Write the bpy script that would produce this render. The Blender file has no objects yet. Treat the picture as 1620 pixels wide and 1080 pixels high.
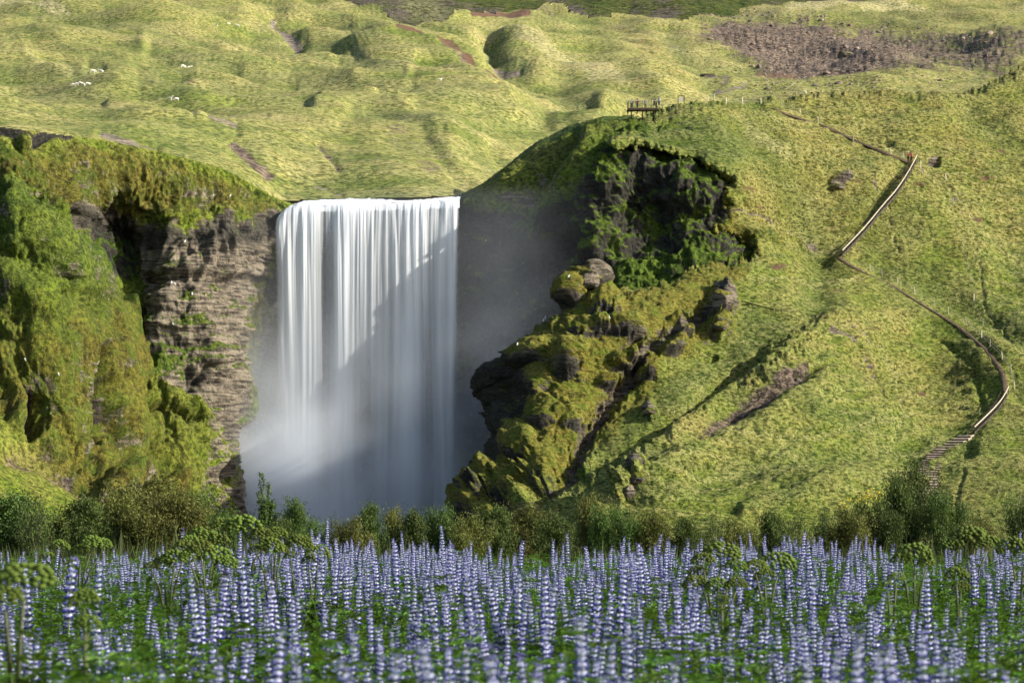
import bpy, bmesh, math, random, time
import numpy as np
from mathutils import Vector, Matrix
T0 = time.time()
random.seed(7)
RNG = np.random.default_rng(11)
SC = bpy.context.scene
COL = SC.collection
# camera model: level telephoto, principal column 810, horizon row 800 (photo pixels)
F, CU, CV, CH = 4250.0, 810.0, 800.0, 1.45
PI = math.pi


def world(u, v, y):
    return ((u - CU) / F * y, y, CH + (CV - v) / F * y)


# ------------------------------------------------------------------ objects
def tag(o, label=None, cat=None, group=None, kind=None):
    if label: o['label'] = label
    if cat: o['category'] = cat
    if group: o['group'] = group
    if kind: o['kind'] = kind
    return o


def empty(name, loc=(0, 0, 0), rz=0.0):
    o = bpy.data.objects.new(name, None)
    COL.objects.link(o)
    o.location = loc
    o.rotation_euler = (0, 0, rz)
    o.empty_display_size = 0.1
    return o


def link(name, me, mat=None, parent=None, loc=None):
    o = bpy.data.objects.new(name, me)
    COL.objects.link(o)
    if mat is not None and len(me.materials) == 0:
        for m in (mat if isinstance(mat, (list, tuple)) else [mat]):
            me.materials.append(m)
    if parent is not None: o.parent = parent
    if loc is not None: o.location = loc
    return o


def copy_tree(o, parent=None):
    c = o.copy()
    COL.objects.link(c)
    c.parent = parent
    for ch in o.children:
        copy_tree(ch, c)
    return c


def mesh_np(name, verts, faces, smooth=True, mats=None, mat_idx=None):
    """verts (N,3), faces (M,k) array or list of arrays with different k"""
    me = bpy.data.meshes.new(name)
    if not isinstance(faces, list): faces = [faces]
    faces = [f for f in faces if len(f)]
    nl = sum(f.size for f in faces)
    nf = sum(len(f) for f in faces)
    me.vertices.add(len(verts))
    me.vertices.foreach_set('co', np.ascontiguousarray(verts, dtype=np.float32).ravel())
    me.loops.add(nl)
    me.loops.foreach_set('vertex_index', np.concatenate([f.ravel() for f in faces]).astype(np.int32))
    me.polygons.add(nf)
    sizes = np.concatenate([np.full(len(f), f.shape[1], dtype=np.int32) for f in faces])
    starts = np.concatenate([[0], np.cumsum(sizes)[:-1]]).astype(np.int32)
    me.polygons.foreach_set('loop_start', starts)
    me.polygons.foreach_set('loop_total', sizes)
    if mat_idx is not None: me.polygons.foreach_set('material_index', np.asarray(mat_idx, dtype=np.int32))
    me.update(calc_edges=True)
    me.polygons.foreach_set('use_smooth', np.full(nf, smooth, dtype=bool))
    if mats:
        for m in mats: me.materials.append(m)
    return me


class MB:
    """collects simple shapes into one mesh"""
    def __init__(self): self.v = []; self.f = []; self.m = []; self.n = 0

    def add(self, verts, faces, mi=0):
        self.v.append(np.asarray(verts, dtype=np.float64))
        for f in faces:
            self.f.append([i + self.n for i in f]); self.m.append(mi)
        self.n += len(verts)

    def box(self, c, s, rz=0.0, mi=0, R=None):
        hx, hy, hz = s[0] / 2, s[1] / 2, s[2] / 2
        p = np.array([[x, y, z] for x in (-hx, hx) for y in (-hy, hy) for z in (-hz, hz)])
        if R is not None: p = p @ np.array(R).T
        elif rz:
            ca, sa = math.cos(rz), math.sin(rz)
            p = p @ np.array([[ca, sa, 0], [-sa, ca, 0], [0, 0, 1]])
        self.add(p + np.array(c), [(0, 1, 3, 2), (4, 6, 7, 5), (0, 4, 5, 1), (2, 3, 7, 6), (0, 2, 6, 4), (1, 5, 7, 3)], mi)

    def bar(self, a, b, w, h, mi=0):
        a = np.array(a, float); b = np.array(b, float)
        d = b - a; L = np.linalg.norm(d); d = d / L
        up = np.array([0, 0, 1.0]) if abs(d[2]) < 0.95 else np.array([1.0, 0, 0])
        s = np.cross(d, up); s /= np.linalg.norm(s); t = np.cross(s, d)
        R = np.stack([s, d, t], axis=1)
        self.box((a + b) / 2, (w, L, h), R=R, mi=mi)

    def tube(self, pts, radii, n=6, mi=0, cap=True):
        pts = [np.array(p, float) for p in pts]
        if not isinstance(radii, (list, tuple, np.ndarray)): radii = [radii] * len(pts)
        V = []; Fc = []
        for i, p in enumerate(pts):
            d = pts[min(i + 1, len(pts) - 1)] - pts[max(i - 1, 0)]
            d = d / (np.linalg.norm(d) + 1e-9)
            up = np.array([0, 0, 1.0]) if abs(d[2]) < 0.9 else np.array([0.0, 1.0, 0])
            s = np.cross(d, up); s /= np.linalg.norm(s); t = np.cross(s, d)
            for k in range(n):
                a = 2 * PI * k / n
                V.append(p + radii[i] * (math.cos(a) * s + math.sin(a) * t))
        for i in range(len(pts) - 1):
            for k in range(n):
                Fc.append((i * n + k, i * n + (k + 1) % n, (i + 1) * n + (k + 1) % n, (i + 1) * n + k))
        if cap:
            Fc.append(tuple(range(n))[::-1]); Fc.append(tuple((len(pts) - 1) * n + k for k in range(n)))
        self.add(V, Fc, mi)

    def lathe(self, prof, c=(0, 0, 0), n=10, mi=0, sx=1, sy=1):
        V = []; Fc = []
        for (r, z) in prof:
            for k in range(n):
                a = 2 * PI * k / n
                V.append((c[0] + r * sx * math.cos(a), c[1] + r * sy * math.sin(a), c[2] + z))
        for i in range(len(prof) - 1):
            for k in range(n):
                Fc.append((i * n + k, i * n + (k + 1) % n, (i + 1) * n + (k + 1) % n, (i + 1) * n + k))
        Fc.append(tuple(range(n))[::-1]); Fc.append(tuple((len(prof) - 1) * n + k for k in range(n)))
        self.add(V, Fc, mi)

    def mesh(self, name, mats=None, smooth=False):
        me = bpy.data.meshes.new(name)
        me.from_pydata(np.concatenate(self.v).tolist(), [], self.f)
        if any(self.m): me.polygons.foreach_set('material_index', self.m)
        if smooth: me.polygons.foreach_set('use_smooth', [True] * len(self.f))
        me.update()
        if mats:
            for m in mats: me.materials.append(m)
        return me

    def build(self, name, mat, parent=None, smooth=False, loc=None):
        return link(name, self.mesh(name, mat if isinstance(mat, (list, tuple)) else [mat], smooth), None, parent, loc)


# ------------------------------------------------------------------ noise
_perm = np.random.default_rng(5).permutation(256).astype(np.int32)
_perm = np.concatenate([_perm, _perm, _perm])
_g = np.random.default_rng(9).normal(size=(256, 3)).astype(np.float32)
_g /= np.linalg.norm(_g, axis=1, keepdims=True)
_g *= 1.5


def perlin(x, y, z):
    x = np.asarray(x, np.float32); y = np.asarray(y, np.float32); z = np.asarray(z, np.float32)
    x, y, z = np.broadcast_arrays(x, y, z)
    fx = np.floor(x); fy = np.floor(y); fz = np.floor(z)
    ix = fx.astype(np.int32) & 255; iy = fy.astype(np.int32) & 255; iz = fz.astype(np.int32) & 255
    dx = x - fx; dy = y - fy; dz = z - fz
    wx = dx * dx * dx * (dx * (dx * 6 - 15) + 10)
    wy = dy * dy * dy * (dy * (dy * 6 - 15) + 10)
    wz = dz * dz * dz * (dz * (dz * 6 - 15) + 10)
    out = 0
    for a in (0, 1):
        pa = _perm[ix + a]; wa = wx if a else 1 - wx
        for b in (0, 1):
            pb = _perm[pa + iy + b]; wb = wa * (wy if b else 1 - wy)
            for c in (0, 1):
                h = _perm[pb + iz + c]
                g = _g[h]
                out = out + wb * (wz if c else 1 - wz) * (g[..., 0] * (dx - a) + g[..., 1] * (dy - b) + g[..., 2] * (dz - c))
    return out


def fbm(p, wl, octs=4, gain=0.5, seed=0.0, sq=(1, 1, 1), ridged=False):
    """p: tuple of arrays in metres, wl: wavelength of the first octave"""
    out = 0; amp = 1.0; tot = 0
    f = 1.0 / wl
    for o in range(octs):
        n = perlin(p[0] * f * sq[0] + seed + 17.3 * o, p[1] * f * sq[1] + seed * 1.7 + 5.1 * o, p[2] * f * sq[2] + 3.3 * seed + 11.9 * o)
        if ridged: n = 1 - 2.4 * np.abs(n)
        out = out + amp * n; tot += amp
        amp *= gain; f *= 2.03
    return out / tot


def sstep(a, b, x):
    t = np.clip((x - a) / (b - a), 0, 1)
    return t * t * (3 - 2 * t)


def seg_dist(U, V, pts, closed=False):
    d = np.full(U.shape, 1e9, np.float32)
    n = len(pts)
    for i in range(n if closed else n - 1):
        ax, ay = pts[i][:2]; bx, by = pts[(i + 1) % n][:2]
        ex, ey = bx - ax, by - ay
        L = ex * ex + ey * ey + 1e-9
        t = np.clip(((U - ax) * ex + (V - ay) * ey) / L, 0, 1)
        q = (U - ax - t * ex) ** 2 + (V - ay - t * ey) ** 2
        d = np.minimum(d, q)
    return np.sqrt(d)


def poly_sd(U, V, pts):
    """signed distance in px, positive inside"""
    ins = np.zeros(U.shape, bool)
    n = len(pts)
    for i in range(n):
        x1, y1 = pts[i]; x2, y2 = pts[(i + 1) % n]
        if y1 == y2: continue
        c = ((y1 > V) != (y2 > V)) & (U < (x2 - x1) * (V - y1) / (y2 - y1) + x1)
        ins ^= c
    d = seg_dist(U, V, pts, True)
    return np.where(ins, d, -d)


def tps(ctrl, U, V):
    """thin plate spline through (u, v, y) control points evaluated on a coarse grid then upsampled"""
    c = np.array(ctrl, float)
    s = 300.0
    P = c[:, :2] / s
    def K(r2): return 0.5 * r2 * np.log(r2 + 1e-12)
    n = len(c)
    r2 = ((P[:, None, :] - P[None, :, :]) ** 2).sum(-1)
    A = np.zeros((n + 3, n + 3))
    A[:n, :n] = K(r2) + 1e-4 * np.eye(n)
    A[:n, n] = 1; A[:n, n + 1:] = P
    A[n:, :n] = A[:n, n:].T
    b = np.zeros(n + 3); b[:n] = c[:, 2]
    w = np.linalg.solve(A, b)
    cu = np.arange(U.min() - 8, U.max() + 16, 8.0); cv = np.arange(V.min() - 8, V.max() + 16, 8.0)
    gu, gv = np.meshgrid(cu, cv)
    q = np.stack([gu.ravel(), gv.ravel()], 1) / s
    out = np.zeros(len(q))
    for i in range(n): out += w[i] * K(((q - P[i]) ** 2).sum(1))
    out += w[n] + q @ w[n + 1:]
    out = out.reshape(gu.shape)
    fu = (U - cu[0]) / 8; fv = (V - cv[0]) / 8
    iu = np.clip(fu.astype(int), 0, len(cu) - 2); iv = np.clip(fv.astype(int), 0, len(cv) - 2)
    tu = fu - iu; tv = fv - iv
    return ((1 - tv) * ((1 - tu) * out[iv, iu] + tu * out[iv, iu + 1]) + tv * ((1 - tu) * out[iv + 1, iu] + tu * out[iv + 1, iu + 1])).astype(np.float32)


class Sheet:
    """a terrain surface: every grid node lies at its own real distance along a view ray, then is
    displaced in 3-D along the surface normal"""
    def __init__(self, u0, u1, v0, v1, step, ctrl, vfun=None):
        us = np.arange(u0, u1 + step, step, dtype=np.float32); vs = np.arange(v0, v1 + step, step, dtype=np.float32)
        self.U, self.V = np.meshgrid(us, vs)
        self.step = step
        self.Y = tps(ctrl, self.U, self.V)
        self.masks = {}
        self.disp = np.zeros(self.U.shape, np.float32)
        self.keep = None

    def place(self):
        U, V, Y = self.U, self.V, self.Y
        self.P = np.stack([(U - CU) / F * Y, Y, CH + (CV - V) / F * Y], -1)
        du = np.gradient(self.P, axis=1); dv = np.gradient(self.P, axis=0)
        n = np.cross(dv, du)
        n /= np.linalg.norm(n, axis=-1, keepdims=True) + 1e-9
        view = self.P - np.array([0, 0, CH], np.float32)
        flip = (n * view).sum(-1) > 0
        n[flip] *= -1
        # soften
        k = 4
        for _ in range(2):
            for ax in (0, 1):
                n = (n + np.roll(n, k, ax) + np.roll(n, -k, ax)) / 3
        n /= np.linalg.norm(n, axis=-1, keepdims=True) + 1e-9
        self.N = n.astype(np.float32)
        self.P = self.P.astype(np.float32)
        self.p = (self.P[..., 0], self.P[..., 1], self.P[..., 2])

    def m(self, name, field):
        self.masks[name] = np.maximum(self.masks.get(name, 0), field)

    def less(self, name, field):
        self.masks[name] = self.masks.get(name, np.zeros(self.U.shape, np.float32)) * (1 - field)

    def finish(self, name, mat, label, cat, attrs):
        P = self.P + self.N * self.disp[..., None]
        self.Q = P
        H, Wd = self.U.shape
        idx = np.arange(H * Wd).reshape(H, Wd)
        q = np.stack([idx[:-1, :-1], idx[1:, :-1], idx[1:, 1:], idx[:-1, 1:]], -1).reshape(-1, 4)
        if self.keep is not None:
            k = self.keep.ravel()
            q = q[k[q].all(1)]
            used = np.zeros(H * Wd, bool); used[q.ravel()] = True
            rm = np.cumsum(used) - 1
            q = rm[q]
        else:
            used = np.ones(H * Wd, bool)
        me = mesh_np(name, P.reshape(-1, 3)[used], q, True, [mat])
        for an, chans in attrs.items():
            a = me.attributes.new(an, 'FLOAT_COLOR', 'POINT')
            arr = np.zeros((used.sum(), 4), np.float32); arr[:, 3] = 1
            for i, ch in enumerate(chans):
                if ch in self.masks: arr[:, i] = np.clip(np.broadcast_to(self.masks[ch], self.U.shape).reshape(-1)[used], 0, 1)
            a.data.foreach_set('color', arr.ravel())
        o = link(name, me)
        tag(o, label, cat, kind='structure')
        # sampler
        self.SP = P.reshape(-1, 3)[used]
        self.pu = CU + F * self.SP[:, 0] / self.SP[:, 1]; self.pv = CV - F * (self.SP[:, 2] - CH) / self.SP[:, 1]
        return o

    def at(self, u, v, rad=3.0):
        d = (self.pu - u) ** 2 + (self.pv - v) ** 2
        near = np.where(d < rad * rad)[0]
        if len(near) == 0: near = np.array([np.argmin(d)])
        y = self.SP[near]
        k = near[np.argmin(y[:, 1])] if len(near) > 1 else near[0]
        sel = near[np.abs(self.SP[near, 1] - np.median(y[:, 1])) < 8]
        if len(sel) == 0: return self.SP[k].astype(float)
        j = sel[np.argmin(d[sel])]
        return self.SP[j].astype(float)


def blob(U, V, u, v, ru, rv, rot=0.0, amp=1.0, e=0.6, jit=None):
    c, s = math.cos(rot), math.sin(rot)
    x = ((U - u) * c + (V - v) * s) / ru; y = (-(U - u) * s + (V - v) * c) / rv
    r2 = x * x + y * y
    if jit is not None: r2 = r2 * np.clip(1 + 0.9 * jit, 0.35, 2.0)
    return amp * np.clip(1 - r2, 0, 1) ** e


# ------------------------------------------------------------------ node helpers
def newmat(name):
    m = bpy.data.materials.new(name)
    m.use_nodes = True
    nt = m.node_tree
    nt.nodes.clear()
    out = nt.nodes.new('ShaderNodeOutputMaterial')
    return m, nt, out


class NT:
    def __init__(self, nt): self.nt = nt

    def n(self, t, **kw):
        nd = self.nt.nodes.new(t)
        for k, v in kw.items(): setattr(nd, k, v)
        return nd

    def setin(self, nd, name, val):
        s = nd.inputs[name]
        if isinstance(val, bpy.types.NodeSocket): self.nt.links.new(val, s)
        else: s.default_value = val

    def math(self, op, a, b=None, c=None, clamp=False):
        nd = self.n('ShaderNodeMath', operation=op, use_clamp=clamp)
        self.setin(nd, 0, a)
        if b is not None: self.setin(nd, 1, b)
        if c is not None: self.setin(nd, 2, c)
        return nd.outputs[0]

    def mix(self, f, a, b, blend='MIX'):
        nd = self.n('ShaderNodeMix', data_type='RGBA', blend_type=blend)
        nd.clamp_factor = True
        self.setin(nd, 0, f)
        for i, x in ((6, a), (7, b)):
            s = nd.inputs[i]
            if isinstance(x, bpy.types.NodeSocket): self.nt.links.new(x, s)
            else: s.default_value = (*x, 1) if len(x) == 3 else x
        return nd.outputs[2]

    def ramp(self, x, a, b, lo=0.0, hi=1.0):
        nd = self.n('ShaderNodeMapRange', interpolation_type='SMOOTHSTEP')
        self.setin(nd, 'Value', x)
        nd.inputs['From Min'].default_value = a; nd.inputs['From Max'].default_value = b
        nd.inputs['To Min'].default_value = lo; nd.inputs['To Max'].default_value = hi
        return nd.outputs[0]

    def noise(self, vec, scale, detail=3.0, rough=0.55, sq=None, kind='FBM'):
        if sq is not None:
            vm = self.n('ShaderNodeVectorMath', operation='MULTIPLY')
            self.nt.links.new(vec, vm.inputs[0]); vm.inputs[1].default_value = sq
            vec = vm.outputs[0]
        nd = self.n('ShaderNodeTexNoise')
        self.nt.links.new(vec, nd.inputs['Vector'])
        nd.inputs['Scale'].default_value = scale
        nd.inputs['Detail'].default_value = detail
        nd.inputs['Roughness'].default_value = rough
        return nd.outputs[0]


def simple_mat(name, col, rough=0.7, var=0.25, scale=6.0, metallic=0.0, spec=0.3, bump=0.0, transl=0.0, obj=True, per_obj=0.0):
    m, nt, out = newmat(name)
    k = NT(nt)
    tc = k.n('ShaderNodeTexCoord')
    vec = tc.outputs['Object'] if obj else k.n('ShaderNodeNewGeometry').outputs['Position']
    ns = k.noise(vec, scale, 4)
    c1 = tuple(x * (1 - var) for x in col); c2 = tuple(min(1, x * (1 + var)) for x in col)
    c = k.mix(k.ramp(ns, 0.3, 0.7), c1, c2)
    if per_obj:
        oi = k.n('ShaderNodeObjectInfo')
        hsv = k.n('ShaderNodeHueSaturation')
        nt.links.new(c, hsv.inputs['Color'])
        nt.links.new(k.math('MULTIPLY_ADD', oi.outputs['Random'], per_obj, 1 - per_obj / 2), hsv.inputs['Value'])
        nt.links.new(k.math('MULTIPLY_ADD', oi.outputs['Random'], 0.06 * per_obj, 0.5 - 0.03 * per_obj), hsv.inputs['Hue'])
        c = hsv.outputs[0]
    b = k.n('ShaderNodeBsdfPrincipled')
    nt.links.new(c, b.inputs['Base Color'])
    b.inputs['Roughness'].default_value = rough
    b.inputs['Metallic'].default_value = metallic
    b.inputs['Specular IOR Level'].default_value = spec
    sh = b.outputs[0]
    if bump:
        bp = k.n('ShaderNodeBump'); bp.inputs['Strength'].default_value = 1.0; bp.inputs['Distance'].default_value = bump
        nt.links.new(ns, bp.inputs['Height']); nt.links.new(bp.outputs[0], b.inputs['Normal'])
    if transl:
        t = k.n('ShaderNodeBsdfTranslucent'); nt.links.new(c, t.inputs['Color'])
        mx = k.n('ShaderNodeMixShader'); mx.inputs[0].default_value = transl
        nt.links.new(sh, mx.inputs[1]); nt.links.new(t.outputs[0], mx.inputs[2]); sh = mx.outputs[0]
    nt.links.new(sh, out.inputs['Surface'])
    return m
# ------------------------------------------------------------------ camera, sun, sky
SUN_AZ, SUN_EL = math.radians(14), math.radians(27.5)      # azimuth measured from +X towards the camera
tosun = Vector((math.cos(SUN_EL) * math.cos(SUN_AZ), -math.cos(SUN_EL) * math.sin(SUN_AZ), math.sin(SUN_EL)))
cam_d = bpy.data.cameras.new('camera'); cam = bpy.data.objects.new('camera', cam_d); COL.objects.link(cam)
cam.location = (0, 0, CH); cam.rotation_euler = (PI / 2, 0, 0)
cam_d.sensor_width = 36.0; cam_d.lens = 36.0 * F / 1620.0
cam_d.shift_y = (CV - 540.0) / 1620.0
cam_d.clip_start = 0.3; cam_d.clip_end = 30000
cam_d.dof.use_dof = True; cam_d.dof.focus_distance = 60.0
cam_d.dof.aperture_fstop = (cam_d.lens / 1000.0) / 0.013
SC.camera = cam
sun_d = bpy.data.lights.new('sun', 'SUN'); sun = bpy.data.objects.new('sun', sun_d); COL.objects.link(sun)
sun_d.energy = 4.9; sun_d.angle = math.radians(0.55); sun_d.color = (1.0, 0.93, 0.80)
sun.rotation_euler = (-tosun).to_track_quat('-Z', 'Y').to_euler()
sun.location = (60, -20, 80)
w = bpy.data.worlds.new('World'); SC.world = w; w.use_nodes = True
wn = w.node_tree; wn.nodes.clear()
sky = wn.nodes.new('ShaderNodeTexSky'); sky.sky_type = 'NISHITA'; sky.sun_disc = False
sky.sun_elevation = SUN_EL
sky.sun_rotation = math.atan2(tosun.x, tosun.y)
sky.air_density = 1.0; sky.dust_density = 2.0
bg = wn.nodes.new('ShaderNodeBackground'); bg.inputs[1].default_value = 0.10
wo = wn.nodes.new('ShaderNodeOutputWorld')
wn.links.new(sky.outputs[0], bg.inputs[0]); wn.links.new(bg.outputs[0], wo.inputs[0])
SC.view_settings.view_transform = 'Standard'; SC.view_settings.look = 'None'
SC.view_settings.gamma = 1.0; SC.view_settings.exposure = 1.0
SC.render.engine = 'CYCLES'
SC.cycles.use_denoising = True
SC.cycles.max_bounces = 6; SC.cycles.diffuse_bounces = 3; SC.cycles.glossy_bounces = 2
SC.cycles.transparent_max_bounces = 24; SC.cycles.volume_bounces = 3
SC.cycles.transmission_bounces = 3
SC.cycles.use_adaptive_sampling = True; SC.cycles.adaptive_threshold = 0.02
SC.cycles.sample_clamp_indirect = 4.0
# ------------------------------------------------------------------ terrain material
def terrain_mat(name, tint=(1, 1, 1), grain=1.0, speck=0.55, vert=False, relief=0.85):
    m, nt, out = newmat(name)
    k = NT(nt)
    geo = k.n('ShaderNodeNewGeometry'); pos = geo.outputs['Position']
    def attr(n):
        a = k.n('ShaderNodeAttribute', attribute_name=n)
        s = k.n('ShaderNodeSeparateColor'); nt.links.new(a.outputs['Color'], s.inputs[0])
        return s.outputs
    A = attr('cover_a'); B = attr('cover_b'); C = attr('cover_c')
    nl = k.noise(pos, 0.045 * grain, 5, 0.6)            # 20 m patches
    nm = k.noise(pos, 0.28 * grain, 5, 0.65, sq=(1, 1, 2.2 if not vert else 0.7))
    nf = k.noise(pos, 1.5 * grain, 4, 0.7, sq=(0.8, 0.8, 1.6 if not vert else 0.9))
    nx = k.noise(pos, 4.5 * grain, 3, 0.7)
    dryf = k.math('ADD', A[1], k.math('MULTIPLY', k.math('SUBTRACT', nm, 0.5), 1.5))
    dryf = k.math('ADD', dryf, k.math('MULTIPLY', k.math('SUBTRACT', nl, 0.5), 1.2), clamp=True)
    green = k.mix(k.ramp(nf, 0.36, 0.64), (0.040, 0.072, 0.006), (0.190, 0.245, 0.024))  # wide tone spread imitates small tussock shadows and bright flecks
    dry = k.mix(k.ramp(nf, 0.37, 0.63), (0.066, 0.060, 0.012), (0.31, 0.280, 0.072))
    col = k.mix(dryf, green, dry)
    lush_shade = k.mix(k.ramp(nf, 0.35, 0.65), (0.024, 0.046, 0.007), (0.078, 0.125, 0.014))
    if vert: green = green
    lf = k.math('ADD', A[2], k.math('MULTIPLY', k.math('SUBTRACT', nm, 0.52), 1.1), clamp=True)
    lf = k.math('MULTIPLY', lf, k.ramp(A[2], 0.02, 0.25))
    col = k.mix(lf, col, lush_shade)
    straw_light = k.mix(k.ramp(nx, 0.3, 0.7), (0.30, 0.27, 0.10), (0.52, 0.48, 0.22))
    sf = k.math('MULTIPLY', B[2], k.ramp(nf, 0.38, 0.60))
    col = k.mix(sf, col, straw_light)
    # moss: golden green cushions on the crags
    moss = k.mix(k.ramp(nf, 0.3, 0.66), (0.036, 0.034, 0.006), (0.175, 0.142, 0.024))
    moss = k.mix(k.ramp(nm, 0.42, 0.62), moss, (0.075, 0.108, 0.012))
    if not vert: moss = k.mix(k.ramp(nf, 0.3, 0.66), (0.055, 0.052, 0.009), (0.255, 0.215, 0.038)); moss = k.mix(k.ramp(nm, 0.45, 0.66), moss, (0.115, 0.150, 0.016))
    if vert:
        hang = k.noise(pos, 0.9, 4, 0.65, sq=(1, 1, 0.16))
        moss = k.mix(k.ramp(hang, 0.50, 0.66), moss, (0.050, 0.036, 0.014))
        lush_shade = k.mix(k.ramp(hang, 0.54, 0.68), lush_shade, (0.022, 0.034, 0.008))
        col = k.mix(k.math('MULTIPLY', k.ramp(hang, 0.56, 0.68), 0.5), col, (0.050, 0.045, 0.016))
    col = k.mix(C[0], col, moss)
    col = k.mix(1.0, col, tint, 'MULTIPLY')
    # bare rock: shows by mask, more on steep faces
    strat = k.noise(pos, 0.9, 4, 0.6, sq=(0.25, 0.25, 2.4))
    rk = k.mix(k.ramp(nf, 0.35, 0.66), (0.030, 0.025, 0.021), (0.135, 0.110, 0.088))
    rk = k.mix(k.ramp(strat, 0.40, 0.60), rk, (0.27, 0.225, 0.170))
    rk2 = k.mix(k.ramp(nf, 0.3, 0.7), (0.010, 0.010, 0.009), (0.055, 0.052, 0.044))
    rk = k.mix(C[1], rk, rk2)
    sn = k.n('ShaderNodeSeparateXYZ'); nt.links.new(geo.outputs['Normal'], sn.inputs[0])
    steep = k.ramp(sn.outputs[2], 0.62, 0.10)
    rf = k.math('MULTIPLY_ADD', A[0], 1.55, k.math('MULTIPLY', k.math('SUBTRACT', nm, 0.5), 1.5))
    rf = k.math('ADD', rf, k.math('MULTIPLY', k.math('SUBTRACT', nf, 0.5), 1.2))
    rf = k.math('ADD', rf, k.math('MULTIPLY_ADD', steep, 0.75, -0.62))
    rf = k.math('MULTIPLY', k.ramp(rf, 0.25, 0.55), k.ramp(A[0], 0.0, 0.10))
    col = k.mix(rf, col, rk)
    # scree and red cinder earth
    vo = k.n('ShaderNodeTexVoronoi'); nt.links.new(pos, vo.inputs['Vector']); vo.inputs['Scale'].default_value = 1.9 * grain
    vs = k.n('ShaderNodeSeparateColor'); nt.links.new(vo.outputs['Color'], vs.inputs[0])
    scr = k.mix(k.ramp(vs.outputs[0], 0.2, 1.0), (0.050, 0.036, 0.027), (0.24, 0.18, 0.135))
    cf = k.ramp(k.math('ADD', k.math('ADD', B[0], k.math('MULTIPLY', k.math('SUBTRACT', nm, 0.5), 1.5)), k.math('MULTIPLY', k.math('SUBTRACT', nf, 0.5), 1.2)), 0.30, 0.72)
    cf = k.math('MULTIPLY', cf, k.ramp(B[0], 0.02, 0.15))
    col = k.mix(cf, col, scr)
    red = k.mix(k.ramp(nf, 0.3, 0.7), (0.065, 0.036, 0.022), (0.19, 0.110, 0.070))
    rdf = k.math('MULTIPLY', k.ramp(k.math('ADD', B[1], k.math('MULTIPLY', k.math('SUBTRACT', nf, 0.5), 1.2)), 0.35, 0.6), k.ramp(B[1], 0.02, 0.15))
    col = k.mix(rdf, col, red)
    col = k.mix(k.math('MULTIPLY', k.ramp(nx, 0.60, 0.36), speck), col, k.mix(1.0, col, (0.35, 0.42, 0.35), 'MULTIPLY'))  # speckle darkens the colour like little shadows between tussocks
    b = k.n('ShaderNodeBsdfPrincipled'); nt.links.new(col, b.inputs['Base Color'])
    wet = C[2]
    nt.links.new(k.math('MULTIPLY_ADD', wet, -0.35, 0.92), b.inputs['Roughness'])
    b.inputs['Specular IOR Level'].default_value = 0.15
    h = k.math('ADD', k.math('MULTIPLY', nf, 0.9), k.math('MULTIPLY', nx, 0.32))
    h = k.math('ADD', h, k.math('MULTIPLY', nm, 1.6))
    bp = k.n('ShaderNodeBump'); bp.inputs['Strength'].default_value = 1.0; bp.inputs['Distance'].default_value = relief / grain
    nt.links.new(h, bp.inputs['Height']); nt.links.new(bp.outputs[0], b.inputs['Normal'])
    nt.links.new(b.outputs[0], out.inputs['Surface'])
    return m


ATTRS = {'cover_a': ['rock', 'dry', 'lush_shade'], 'cover_b': ['scree', 'red', 'straw_light'], 'cover_c': ['moss', 'dark', 'wet']}
M_hill = terrain_mat('hillside_grass')
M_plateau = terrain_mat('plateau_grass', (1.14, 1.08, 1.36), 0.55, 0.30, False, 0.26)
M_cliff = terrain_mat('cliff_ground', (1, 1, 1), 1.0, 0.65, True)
STEP = 1.7
print('start', time.time() - T0)

# ================================================================== SHEET 1: plateau hills above the falls
ctrlP = [(-260, 215, 470), (-260, 120, 720), (-260, 20, 1150), (-260, -60, 1600),
         (0, 212, 478), (0, 150, 640), (0, 90, 860), (0, 20, 1150), (0, -60, 1500),
         (110, 225, 482), (250, 250, 488), (350, 275, 496), (440, 322, 504), (560, 315, 513), (730, 312, 515), (800, 318, 518),
         (200, 160, 640), (200, 60, 960), (200, -40, 1350), (330, 215, 560), (420, 250, 540), (480, 200, 640),
         (600, 290, 530), (600, 230, 590), (600, 175, 730), (600, 100, 920), (600, 40, 1150), (560, 12, 1350),
         (720, 270, 560), (720, 220, 630), (760, 180, 740), (800, 150, 820), (700, 90, 980), (720, 40, 1180), (740, 18, 1300),
         (860, 170, 830), (940, 180, 800), (880, 120, 980), (880, 60, 1180), (900, 25, 1380),
         (1000, 170, 880), (1050, 100, 1060), (1080, 32, 1380), (1200, 150, 980), (1200, 80, 1180), (1200, 20, 1450),
         (1400, 150, 950), (1400, 80, 1200), (1420, 10, 1500), (1600, 150, 950), (1600, 70, 1200), (1600, 0, 1500), (1880, 100, 1000), (1880, 0, 1450), (1880, -70, 1700),
         (800, 260, 620), (900, 300, 600), (1100, 240, 820), (1400, 240, 760), (1880, 200, 760), (1500, -60, 1750)]
S = Sheet(-260, 1880, -70, 330, STEP, ctrlP); SP1 = S
S.place()
U, V = S.U, S.V
n1 = fbm(S.p, 90, 3, 0.5, 1.0); n2 = fbm(S.p, 24, 3, 0.5, 2.0); n3 = fbm(S.p, 6, 3, 0.55, 3.0, sq=(1, 1, 2.5))
jit = fbm((U, V, U * 0), 30, 3, 0.6, 4.0)
up = sstep(215, 150, V)
n4 = fbm(S.p, 2.4, 3, 0.6, 5.0, sq=(1, 1, 1.5))
nd = fbm(((S.P[..., 0] + 0.25 * S.P[..., 1]) * 1.0, S.P[..., 1] * 0.35, S.P[..., 2] * 0.4), 48, 3, 0.5, 6.0)
S.disp += (9.5 * n1 * sstep(260, 180, V) + 5.5 * nd * sstep(240, 170, V) + 1.7 * n2 * (0.35 + 0.65 * up) + 0.26 * n3 + 0.09 * n4) * sstep(330, 300, V)
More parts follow.
